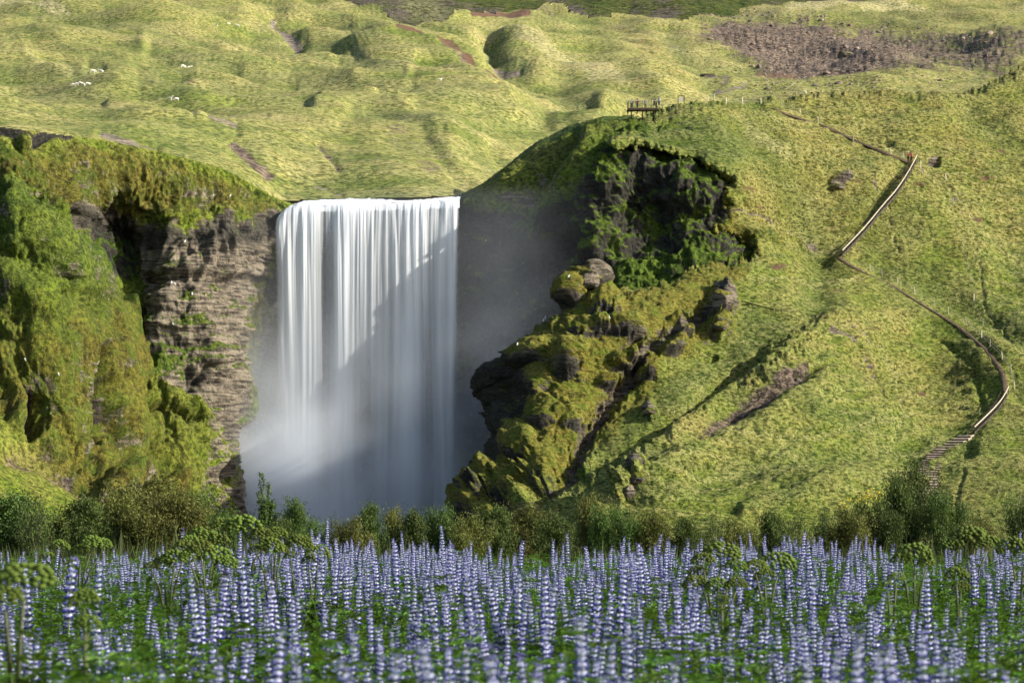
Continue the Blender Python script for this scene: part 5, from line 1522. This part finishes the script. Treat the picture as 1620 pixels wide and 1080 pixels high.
# the wide earth steps at the foot of the hill
P, s = trail([(1484, 822), (1476, 800), (1470, 780), (1466, 760), (1468, 742), (1476, 724), (1500, 706), (1532, 688)])
st = resample(P, s, 1.35); N = side_of(st)
root = empty('earth_steps', tuple(st[0])); tag(root, 'flight of wide timber edged earth steps at the bottom of the hill', 'steps')
M_board = simple_mat('step_board', (0.16, 0.105, 0.065), 0.85, 0.35, 3.0); M_tread = simple_mat('step_gravel', (0.34, 0.28, 0.22), 0.95, 0.3, 3.0, bump=0.02)
L_ = st - st[0]
for i in range(len(L_) - 1):
    w_ = 3.3 + 0.5 * math.sin(i * 2.1)
    mb = MB(); ang = math.atan2(N[i][1], N[i][0])
    mb.box(L_[i] + (0, 0, 0.12), (w_, 0.14, 0.30), ang)
    mb.build('step_edge', M_board, root)
    a = L_[i] + (0, 0, 0.27); b = L_[i + 1] + (0, 0, 0.02) + (L_[i] - L_[i + 1]) * 0.08
    V_ = []
    for q_, nn_ in ((a, N[i]), (b, N[i + 1])):
        for s_x in (-.5, -.17, .17, .5): V_.append(q_ + nn_ * s_x * (w_ - .15) + (0, 0, rg.uniform(-.03, .05)))
    for q_ in list(V_): V_.append(q_ - np.array([0, 0, .3]))
    mb = MB(); mb.add(V_, [(0, 1, 5, 4), (1, 2, 6, 5), (2, 3, 7, 6), (0, 4, 12, 8), (3, 11, 15, 7), (0, 8, 9, 1), (1, 9, 10, 2), (2, 10, 11, 3)]); mb.build('tread', M_tread, root)

# wire fences along the paths: posts are things of their own
FP = [(1119, 158), (1129, 156), (1148, 161), (1175, 162), (1205, 163), (1236, 165), (1265, 180), (1294, 191), (1350, 222), (1410, 240), (1430, 247), (1457, 262), (1376, 424), (1395, 432), (1420, 446), (1447, 462),
      (1478, 478), (1500, 493), (1528, 508), (1552, 530), (1566, 545), (1585, 566), (1600, 585), (1605, 612), (1497, 280), (1508, 322), (1541, 470), (1555, 512)]
mbp = MB(); mbp.bar((0, 0, -0.4), (0, 0, 1.25), 0.13, 0.13); mbp.lathe([(0.08, 1.22), (0.08, 1.30), (0.02, 1.36)], n=6)
pm_ = mbp.mesh('fence_post', [M_post])
PL = []
for i, (u, v) in enumerate(FP):
    q = SH.at(u, v + 4); o = link('fence_post', pm_, None, None, tuple(q)); o.rotation_euler = (rg.uniform(-.06, .06), rg.uniform(-.08, .08), rg.uniform(0, 3))
    tag(o, 'thin pale post of the wire fence along the hill path', 'fence post', 'fence posts along the hill path'); PL.append(q)
for rng_, lab in (((0, 11), 'thin wire fence beside the upper path'), ((12, 24), 'thin wire fence beside the curving lower path')):
    mb = MB()
    for a, b in zip(PL[rng_[0]:rng_[1] - 1], PL[rng_[0] + 1:rng_[1]]):
        for h in (0.55, 1.1): mb.bar(np.array(a) + (0, 0, h), np.array(b) + (0, 0, h), 0.035, 0.035)
    o = mb.build('wire_fence', M_ropeg); tag(o, lab, 'fence')

# viewing platform at the edge
q0 = np.array(world(994, 171, 513.0)); q1 = np.array(world(1038, 171, 516.0))
root = empty('viewing_platform', tuple(q0)); tag(root, 'wooden viewing platform with railing jutting out over the edge above the waterfall', 'viewing platform')
W_ = q1[0] - q0[0]
M_dark = simple_mat('dark_timber', (0.05, 0.038, 0.03), 0.85, 0.3, 3.0)
mb = MB(); mb.box((W_ / 2, 1.6, -0.1), (W_ + .3, 4.2, 0.14)); mb.build('deck', M_wood, root)
mb = MB()
for xx_ in np.linspace(0.1, W_ - .1, 4): mb.bar((xx_, -0.5, -0.32), (xx_, 5.0, -0.32), 0.16, 0.28)
mb.bar((0, -0.4, -0.30), (W_, -0.4, -0.30), 0.14, 0.32)
for xx_ in (0.6, W_ / 2, W_ - .6): mb.bar((xx_, -0.3, -0.4), (xx_, 3.6, -3.4), 0.18, 0.18)
mb.build('supports', M_dark, root)
mb = MB(); mb.bar((0, -.5, 1.35), (W_, -.5, 1.35), .14, .09); mb.bar((0, -.5, 1.35), (0, 3.6, 1.35), .14, .09); mb.bar((W_, -.5, 1.35), (W_, 3.6, 1.35), .14, .09)
mb.build('handrail', M_rail, root)
mb = MB()
for xx_ in np.linspace(0, W_, 17): mb.bar((xx_, -.5, -.05), (xx_, -.5, 1.33), .07, .07)
for yy_ in np.linspace(0, 3.6, 9):
    mb.bar((0, yy_, -.05), (0, yy_, 1.33), .07, .07); mb.bar((W_, yy_, -.05), (W_, yy_, 1.33), .07, .07)
mb.build('balusters', M_dark, root)
# small gate frame right of the platform
g0 = SH.at(1078, 162); root = empty('gate', tuple(g0)); tag(root, 'small open wooden gate frame right of the viewing platform', 'gate')
mb = MB(); mb.bar((-.6, 0, -.4), (-.6, 0, 1.5), .12, .12); mb.build('post', M_dark, root)
mb = MB(); mb.bar((.6, 0, -.4), (.6, 0, 1.5), .12, .12); mb.build('post', M_dark, root)
mb = MB(); mb.bar((-.66, 0, 1.5), (.66, 0, 1.5), .12, .10); mb.build('crossbar', M_dark, root)
mb = MB(); mb.box((0, 0, .75), (1.0, .04, .9)); mb.build('panel', M_post, root)
print('built', time.time() - T0)
# ================================================================== people, sheep, birds, stones
M_skin = simple_mat('skin', (0.50, 0.32, 0.23), 0.6, 0.1, 5)


def skin_obj(name, joints, bones, mat, parent, levels=2):
    """one continuous skinned surface; joints: {key: (x, y, z, rx, ry)}"""
    keys = list(joints); me = bpy.data.meshes.new(name); bm = bmesh.new()
    lay = bm.verts.layers.skin.verify()
    vs = {k: bm.verts.new(joints[k][:3]) for k in keys}
    for a, b in bones: bm.edges.new((vs[a], vs[b]))
    for i, k in enumerate(keys):
        d = vs[k][lay]; d.radius = (joints[k][3], joints[k][4] if len(joints[k]) > 4 else joints[k][3]); d.use_root = (i == 0)
    bm.to_mesh(me); bm.free(); me.materials.append(mat)
    o = link(name, me, None, parent)
    sm = o.modifiers.new('skin', 'SKIN'); sm.use_smooth_shade = True
    ss = o.modifiers.new('subdiv', 'SUBSURF'); ss.levels = levels; ss.render_levels = levels
    return o


def person(loc, rz, jacket, trousers, hair, label, lean=0.0, hat=None, arm=0.0):
    root = empty('person', tuple(loc), rz); tag(root, label, 'person')
    L = lean
    J = {'pelvis': (0, 0, .95, .14, .11), 'chest': (0, -L * .35, 1.30, .16, .12), 'neck': (0, -L * .5, 1.50, .06), 'head': (0, -L * .6, 1.60, .085, .095), 'crown': (0, -L * .6, 1.70, .085, .09),
         'nose': (0, -L * .6 - .11, 1.63, .018)}
    B = [('pelvis', 'chest'), ('chest', 'neck'), ('neck', 'head'), ('head', 'crown'), ('head', 'nose')]
    for s, n in ((-1, 'l'), (1, 'r')):
        J['sh' + n] = (s * .19, -L * .4, 1.43, .062); J['el' + n] = (s * .25, -L * .4 - .05 - arm * .2, 1.16, .045); J['wr' + n] = (s * .22, -L * .4 - .18 - arm * .25, 0.98 + arm * .15, .034)
        J['ha' + n] = (s * .21, -L * .4 - .22 - arm * .3, 0.90 + arm * .2, .036)
        J['hi' + n] = (s * .10, 0, .88, .10); J['kn' + n] = (s * .11, -.03, .50, .07); J['an' + n] = (s * .11, .02, .09, .05); J['to' + n] = (s * .12, -.16, .04, .045)
        B += [('chest', 'sh' + n), ('sh' + n, 'el' + n), ('el' + n, 'wr' + n), ('wr' + n, 'ha' + n), ('pelvis', 'hi' + n), ('hi' + n, 'kn' + n), ('kn' + n, 'an' + n), ('an' + n, 'to' + n)]
    skin_obj('body', J, B, M_skin, root)
    T = {k: (v[0], v[1], v[2], v[3] + .028, (v[4] if len(v) > 4 else v[3]) + .028) for k, v in J.items() if k in ('pelvis', 'chest', 'shl', 'shr', 'ell', 'elr', 'wrl', 'wrr')}
    T['hem'] = (0, 0, .84, .17, .14)
    skin_obj('jacket', {k: T[k] for k in ['chest', 'pelvis', 'hem', 'shl', 'shr', 'ell', 'elr', 'wrl', 'wrr']}, [('chest', 'pelvis'), ('pelvis', 'hem'), ('chest', 'shl'), ('chest', 'shr'), ('shl', 'ell'), ('shr', 'elr'), ('ell', 'wrl'), ('elr', 'wrr')], simple_mat('jacket_cloth', jacket, .8, .2, 6), root)
    Q = {k: (v[0], v[1], v[2], v[3] + .022, (v[4] if len(v) > 4 else v[3]) + .022) for k, v in J.items() if k in ('pelvis', 'hil', 'hir', 'knl', 'knr', 'anl', 'anr')}
    Q = {k: Q[k] for k in ['pelvis', 'hil', 'hir', 'knl', 'knr', 'anl', 'anr']}
    skin_obj('trousers', Q, [('pelvis', 'hil'), ('pelvis', 'hir'), ('hil', 'knl'), ('hir', 'knr'), ('knl', 'anl'), ('knr', 'anr')], simple_mat('trouser_cloth', trousers, .85, .2, 6), root)
    mb = MB(); mb.lathe([(.112, -.06), (.122, .0), (.115, .06), (.07, .11), (.01, .125)], (0, -L * .6 + .02, 1.70), 10)
    mb.build('hat' if hat else 'hair', simple_mat('hat_cloth' if hat else 'hair', hat or hair, .8, .2, 9), root, True)
    mb = MB()
    for s in (-1, 1): mb.box((s * .035, -L * .6 - .093, 1.665), (.02, .012, .012))
    mb.box((0, -L * .6 - .092, 1.575), (.05, .01, .012))
    mb.build('face', M_dark, root)
    return root


def gp(u, v): return SH.at(u, v)


pz = np.array(world(994, 171, 513.0))
person(gp(1436, 255) + (0, 0, .1), 0.3, (0.55, 0.07, 0.04), (0.05, 0.05, 0.06), (.05, .03, .02), 'person in a red jacket and white hat bending forward at the top of the staircase', 0.5, (0.8, 0.78, 0.72), .6)
person(gp(1442, 256) + (0, 0, .1), -0.4, (0.62, 0.13, 0.05), (0.10, 0.03, 0.03), (.10, .05, .03), 'person in an orange red jacket at the top of the staircase', 0.3, None, .3)
person(tuple(pz + (0.7, 0.5, 0)), 0.2, (0.30, 0.28, 0.32), (0.05, 0.05, 0.07), (.04, .03, .02), 'person in a grey jacket at the left end of the viewing platform', .1, None, .6)
person(tuple(pz + (1.75, 0.4, 0)), 0.0, (0.16, 0.03, 0.04), (0.03, 0.03, 0.04), (.05, .04, .03), 'person in a dark red jacket leaning on the platform railing', .3, None, .8)
person(tuple(pz + (3.3, 0.9, 0)), -0.5, (0.70, 0.68, 0.62), (0.20, 0.18, 0.15), (.30, .2, .1), 'person in a cream jacket in the middle of the viewing platform', .1, None, .2)
g1 = gp(1040, 170)
person(g1 + np.array((-0.55, 0.6, .55)), 0.5, (0.06, 0.055, 0.06), (0.04, 0.04, 0.05), (.03, .02, .02), 'person in dark clothes standing just right of the viewing platform', 0, None, .1)
person(g1 + np.array((0.35, 0.4, .55)), -0.6, (0.55, 0.55, 0.58), (0.06, 0.06, 0.09), (.12, .08, .05), 'person in a light grey jacket beside the one in dark clothes', 0, None, .1)

M_wool = simple_mat('wool', (0.72, 0.68, 0.56), 0.95, 0.15, 9, bump=0.03); M_face = simple_mat('sheep_face', (0.45, 0.40, 0.33), 0.8, 0.2, 9)


def sheep(graze):
    root = empty('sheep')
    hz = 0.28 if graze else 0.98
    J = {'rump': (-.42, 0, .62, .20, .22), 'belly': (0, 0, .58, .25, .27), 'chest': (.38, 0, .64, .20, .23), 'neck': (.58, 0, .62 if graze else .82, .11, .12), 'head': (.74, 0, hz + .06, .075, .085), 'muzzle': (.90, 0, hz - .03, .05), 'tail': (-.60, 0, .56, .05)}
    B = [('belly', 'rump'), ('belly', 'chest'), ('chest', 'neck'), ('neck', 'head'), ('head', 'muzzle'), ('rump', 'tail')]
    J = {k: J[k] for k in ['belly', 'rump', 'chest', 'neck', 'head', 'muzzle', 'tail']}
    for s, n in ((-1, 'a'), (1, 'b')):
        J['fk' + n] = (.36, s * .12, .34, .06); J['ff' + n] = (.36, s * .12, .03, .035)
        J['hk' + n] = (-.38, s * .13, .38, .08); J['hh' + n] = (-.48, s * .13, .24, .045); J['hf' + n] = (-.44, s * .13, .03, .035)
        J['ea' + n] = (.70, s * .13, hz + .10, .02)
        B += [('chest', 'fk' + n), ('fk' + n, 'ff' + n), ('rump', 'hk' + n), ('hk' + n, 'hh' + n), ('hh' + n, 'hf' + n), ('head', 'ea' + n)]
    skin_obj('fleece', J, B, M_wool, root, 1)
    mb = MB(); mb.lathe([(.02, -.10), (.075, -.06), (.085, .02), (.03, .08)], (.84, 0, hz), 8); mb.build('face', M_face, root, True)
    return root


SHEEP = [(147, 113, 'white sheep with a dark shaded flank standing left of the grassy hollow'), (160, 115, 'white sheep facing the hollow beside its dark flanked neighbour'), (289, 107, 'small white sheep just right of the dark hollow'),
         (299, 107, 'larger white sheep grazing right of the dark hollow'), (117, 134, 'leftmost sheep of the resting white flock'), (122, 134, 'second sheep from the left in the resting white flock'), (127, 133, 'middle sheep of the resting white flock'),
         (132, 134, 'fourth sheep from the left in the resting white flock'), (138, 134, 'rightmost sheep of the resting white flock'), (269, 156, 'upper sheep of the pair above the brown turf scar'), (278, 158, 'lower sheep of the pair above the brown turf scar'),
         (343, 41, 'leftmost sheep on the bare patch near the top'), (362, 39, 'middle sheep on the bare patch near the top'), (377, 41, 'rightmost sheep on the bare patch near the top'), (434, 35, 'sheep at the upper edge of the dark turf bank'),
         (696, 128, 'lone sheep on the middle of the plateau below the red scar'), (1273, 145, 'sheep shape standing in for a white rock at the lower edge of the scree field')]  # last entry is a sheep-shaped stand-in for a white rock
sp = [sheep(True), sheep(False)]
for i, (u, v, lab) in enumerate(SHEEP):
    o = sp[i] if i < 2 else copy_tree(sp[i % 2])
    q = SP1.at(u, v + 2, 4); o.location = tuple(q + (0, 0, 0.0)); o.rotation_euler = (0, 0, rg.uniform(-.6, .6) + (PI if i % 3 == 1 else 0)); s = 1.35 if i < 4 else 1.15
    o.scale = (s, s, s); tag(o, lab, 'sheep', 'sheep on the plateau')

M_bird = simple_mat('gull_feathers', (0.82, 0.82, 0.80), 0.7, 0.05, 9); M_wing = simple_mat('gull_wing', (0.40, 0.42, 0.45), 0.7, 0.1, 9)
mb = MB(); mb.lathe([(.01, -.28), (.07, -.20), (.13, -.05), (.14, .06), (.10, .17), (.06, .22), (.075, .28), (.06, .34), (.015, .38)], (0, 0, 0), 8, sx=1, sy=.85)
bmesh_ = mb.mesh('seabird', [M_bird], True); mb = MB(); mb.lathe([(.01, -.26), (.06, -.1), (.05, .08), (.01, .14)], (0, -.10, 0), 6, sx=1.2, sy=.4); wmesh = mb.mesh('wing', [M_wing], True)
for (sheet, u, v, lab) in [(SH, 965, 437 + 67, 'white seabird on the right of the crag edge, upper of two'), (SH, 858, 509, 'white seabird on the grassy crag edge below the mossy knob'), (SH, 864, 505, 'second white seabird on the grassy crag edge'), (SH, 818, 548, 'white seabird at the corner of the crag above the dark overhang'),
                             (SH, 901, 441, 'white seabird on top of the mossy knob'), (SL, 276, 452, 'white seabird low on the grey rock face'), (SL, 272, 450, 'white seabird nesting beside another on the grey rock face'), (SL, 292, 385, 'white seabird at the top of the grey rock face'),
                             (SL, 362, 409, 'white seabird under the green patch of the rock face'), (SL, 275, 516, 'white seabird above the mossy lower rock'), (SL, 303, 467, 'white seabird in the middle of the grey rock face'), (SL, 365, 313, 'white seabird on the dark rim left of the waterfall'),
                             (SL, 338, 311, 'white seabird on the rim above the lava band'), (SL, 105, 326, 'white seabird on the mossy cliff top at left'), (SL, 40, 572, 'white seabird on the green cliff at far left'), (SL, 94, 595, 'white seabird on the lower green cliff'),
                             (SR, 826, 478 - 60, 'white seabird on the shaded cliff wall'), (SR, 769, 383, 'white seabird on the misty cliff beside the waterfall')]:
    q = sheet.at(u, v, 3); root = link('seabird', bmesh_, None, None, tuple(q + (0, -0.25, 0.25))); root.rotation_euler = (-0.5, rg.uniform(-.4, .4), rg.uniform(-1, 1)); root.scale = (0.95,) * 3
    tag(root, lab, 'seabird', 'white seabirds resting on the cliffs'); link('wing', wmesh, None, root)

# boulders and stones
M_stone = simple_mat('scree_stone', (0.17, 0.13, 0.105), 0.9, 0.5, 0.7, bump=0.05, per_obj=0.6)
M_boul = terrain_mat('boulder_rock')


def rock_mesh(seed, sub=3, sq=(1, .9, .7), name='stone', mat=None, amp=.45):
    bm = bmesh.new(); bmesh.ops.create_icosphere(bm, subdivisions=sub, radius=1.0)
    co = np.array([v.co[:] for v in bm.verts])
    n = perlin(co[:, 0] * 1.1 + seed, co[:, 1] * 1.1, co[:, 2] * 1.1) + .5 * perlin(co[:, 0] * 2.5 + seed, co[:, 1] * 2.5, co[:, 2] * 2.5) + .22 * perlin(co[:, 0] * 6 + seed, co[:, 1] * 6, co[:, 2] * 6)
    co = co * (1 + amp * n)[:, None] * np.array(sq)
    co = np.where(np.abs(co) > 0.8 * np.array(sq), np.sign(co) * (0.8 * np.array(sq) + (np.abs(co) - 0.8 * np.array(sq)) * .4), co)
    rp = np.random.default_rng(int(seed * 10) + 3)
    for _ in range(16):
        nn_ = rp.normal(size=3); nn_ /= np.linalg.norm(nn_); dd = rp.uniform(.55, .85) * np.linalg.norm(nn_ * np.array(sq))
        ov = np.clip(co @ nn_ - dd, 0, None); co = co - 0.85 * ov[:, None] * nn_
    for v, c in zip(bm.verts, co): v.co = c
    me = bpy.data.meshes.new(name); bm.to_mesh(me); bm.free(); me.materials.append(mat or M_stone)
    me.polygons.foreach_set('use_smooth', [sub > 2] * len(me.polygons))
    return me


STM = [rock_mesh(i * 3.7 + 1, 2) for i in range(6)]
rsn = np.random.default_rng(5)
poly = [(1108, 24), (1180, 20), (1330, 38), (1500, 56), (1590, 68), (1560, 124), (1440, 128), (1330, 138), (1250, 145), (1200, 130), (1190, 100), (1120, 80)]
cnt = 0; extra = []
while cnt < 1500:
    u = rsn.uniform(1080, 1640); v = rsn.uniform(16, 150)
    if not poly_sd(np.array([u]), np.array([v]), poly)[0] > -rsn.exponential(10): continue
    if rsn.random() > (1.0 if v < 70 else .55) * (1 if u < 1400 else .45): continue
    cnt += 1; extra.append((u, v))
extra = np.array(extra)
okm = np.where((SP1.pu > 1080) & (SP1.pv < 160) & (SP1.pu < 1640))[0]
gpu, gpv = SP1.pu[okm], SP1.pv[okm]
def near1(u, v): return SP1.SP[okm[np.argmin((gpu - u) ** 2 + (gpv - v) ** 2)]].astype(float)
for i, (u, v) in enumerate(extra[:90]):
    q = near1(u, v); s = rsn.uniform(.9, 2.1) * (1.25 if v < 60 else 1)
    o = link('stone', STM[i % 6], None, None, tuple(q)); o.scale = (s, s, s * rsn.uniform(.6, 1)); o.rotation_euler = (0, 0, rsn.uniform(0, 6))
    tag(o, 'brown lava stone lying in the scree field on the skyline slope', 'stone', 'large stones of the scree field')
ic = np.array([v.co[:] for v in STM[0].vertices]); icf = np.array([p_.vertices[:] for p_ in STM[0].polygons])
VV = []; FF = []
for i, (u, v) in enumerate(extra[90:]):
    q = near1(u, v); s = rsn.uniform(.25, .85); a = rsn.uniform(0, 6); ca, sa = math.cos(a), math.sin(a)
    VV.append((ic * s * rsn.uniform(.6, 1.2, 3)) @ np.array([[ca, sa, 0], [-sa, ca, 0], [0, 0, 1]]) + q); FF.append(icf + i * len(ic))
o = link('scree', mesh_np('scree', np.concatenate(VV), np.concatenate(FF), False, [M_stone])); tag(o, 'countless small stones strewn over the brown scree field', 'scree', kind='stuff')

BOUL = [(SH, 1012, 757, 1.5, (1, .9, .9), 'dark mossy boulder low on the slope, upper of two'), (SH, 993, 782, 1.5, (.9, .9, 1.1), 'mossy boulder just below the dark one on the lower slope'), (SH, 1028, 651, 1.2, (1, .8, .7), 'lone brown boulder in the green valley beside the spur'),
        (SH, 937, 440, 2.1, (1.0, .8, 1.15), 'pointed grey rock on top of the mossy crag'), (SH, 1143, 478, 2.3, (1, .9, .9), 'large square brown outcrop at the head of the gully'), (SH, 1141, 518, 1.7, (1, .9, .6), 'flat mossy outcrop below the square one'),
        (SH, 1325, 297, 1.5, (1.5, .8, .45), 'low flat rock lying in the grass left of the staircase'), (SH, 1262, 602, .6, (1, 1, .9), 'small pale stone on the spur beside the scree'), (SP1, 1120, 126, 3.0, (1.6, 1, .7), 'dark boulder in the dip left of the scree field'), (SP1, 1338, 90, 3.2, (1.5, 1, .8), 'large boulder in the middle of the scree field')]
for i, (sheet, u, v, s, sq, lab) in enumerate(BOUL):
    me = rock_mesh(40 + i * 2.3, 4, sq, 'boulder', M_boul, .38)
    if i == 3:
        for v_ in me.vertices: v_.co.x *= max(.12, 0.85 - 0.75 * v_.co.z); v_.co.y *= max(.2, 0.85 - 0.6 * v_.co.z)
    co = np.array([v_.co[:] for v_ in me.vertices]); nz = np.array([v_.normal[:] for v_ in me.vertices])[:, 2]
    ar = np.zeros((len(co), 4), np.float32); ar[:, 0] = np.clip(0.75 - .55 * np.clip(nz, 0, 1) + (.3 if i in (3, 7, 8, 9) else 0), 0, 1); ar[:, 1] = .5
    me.attributes.new('cover_a', 'FLOAT_COLOR', 'POINT').data.foreach_set('color', ar.ravel())
    ar = np.zeros((len(co), 4), np.float32); me.attributes.new('cover_b', 'FLOAT_COLOR', 'POINT').data.foreach_set('color', ar.ravel())
    ar[:, 0] = .8; me.attributes.new('cover_c', 'FLOAT_COLOR', 'POINT').data.foreach_set('color', ar.ravel())
    q = sheet.at(u, v, 4); o = link('boulder', me, None, None, tuple(q + (0, .2 * s, 0.1 * s))); o.scale = (s,) * 3
    tag(o, lab, 'boulder')
# yellow flowers on the lower slope
VV = []; n = 380
for i in range(n):
    t = rsn.normal(); u = 1372 + 26 * rsn.normal(); v = 790 - .35 * (u - 1372) + 7 * rsn.normal()
    VV.append((u, v))
VV = np.array(VV); okm2 = np.where((SH.pu > 1250) & (SH.pu < 1480) & (SH.pv > 740) & (SH.pv < 840))[0]
pu2, pv2 = SH.pu[okm2], SH.pv[okm2]
cen = np.array([SH.SP[okm2[np.argmin((pu2 - a) ** 2 + (pv2 - b) ** 2)]] for a, b in VV[:190]]); cen = np.concatenate([cen, cen + rsn.normal(size=cen.shape) * .3]) + np.array([0, -.1, .30])
d1 = rsn.normal(size=(len(cen), 3)) * .055; d2 = rsn.normal(size=(len(cen), 3)) * .055
V4 = np.stack([cen - d1, cen - d2, cen + d1, cen + d2], 1).reshape(-1, 3)
o = link('yellow_flowers', mesh_np('yellow_flowers', V4, np.arange(len(V4)).reshape(-1, 4), False, [simple_mat('yellow_petals', (0.70, 0.50, 0.02), .7, .2, 3)])); tag(o, 'patch of yellow wildflowers on the lower slope left of the tall tree', 'flowers', kind='stuff')
print('life', time.time() - T0)
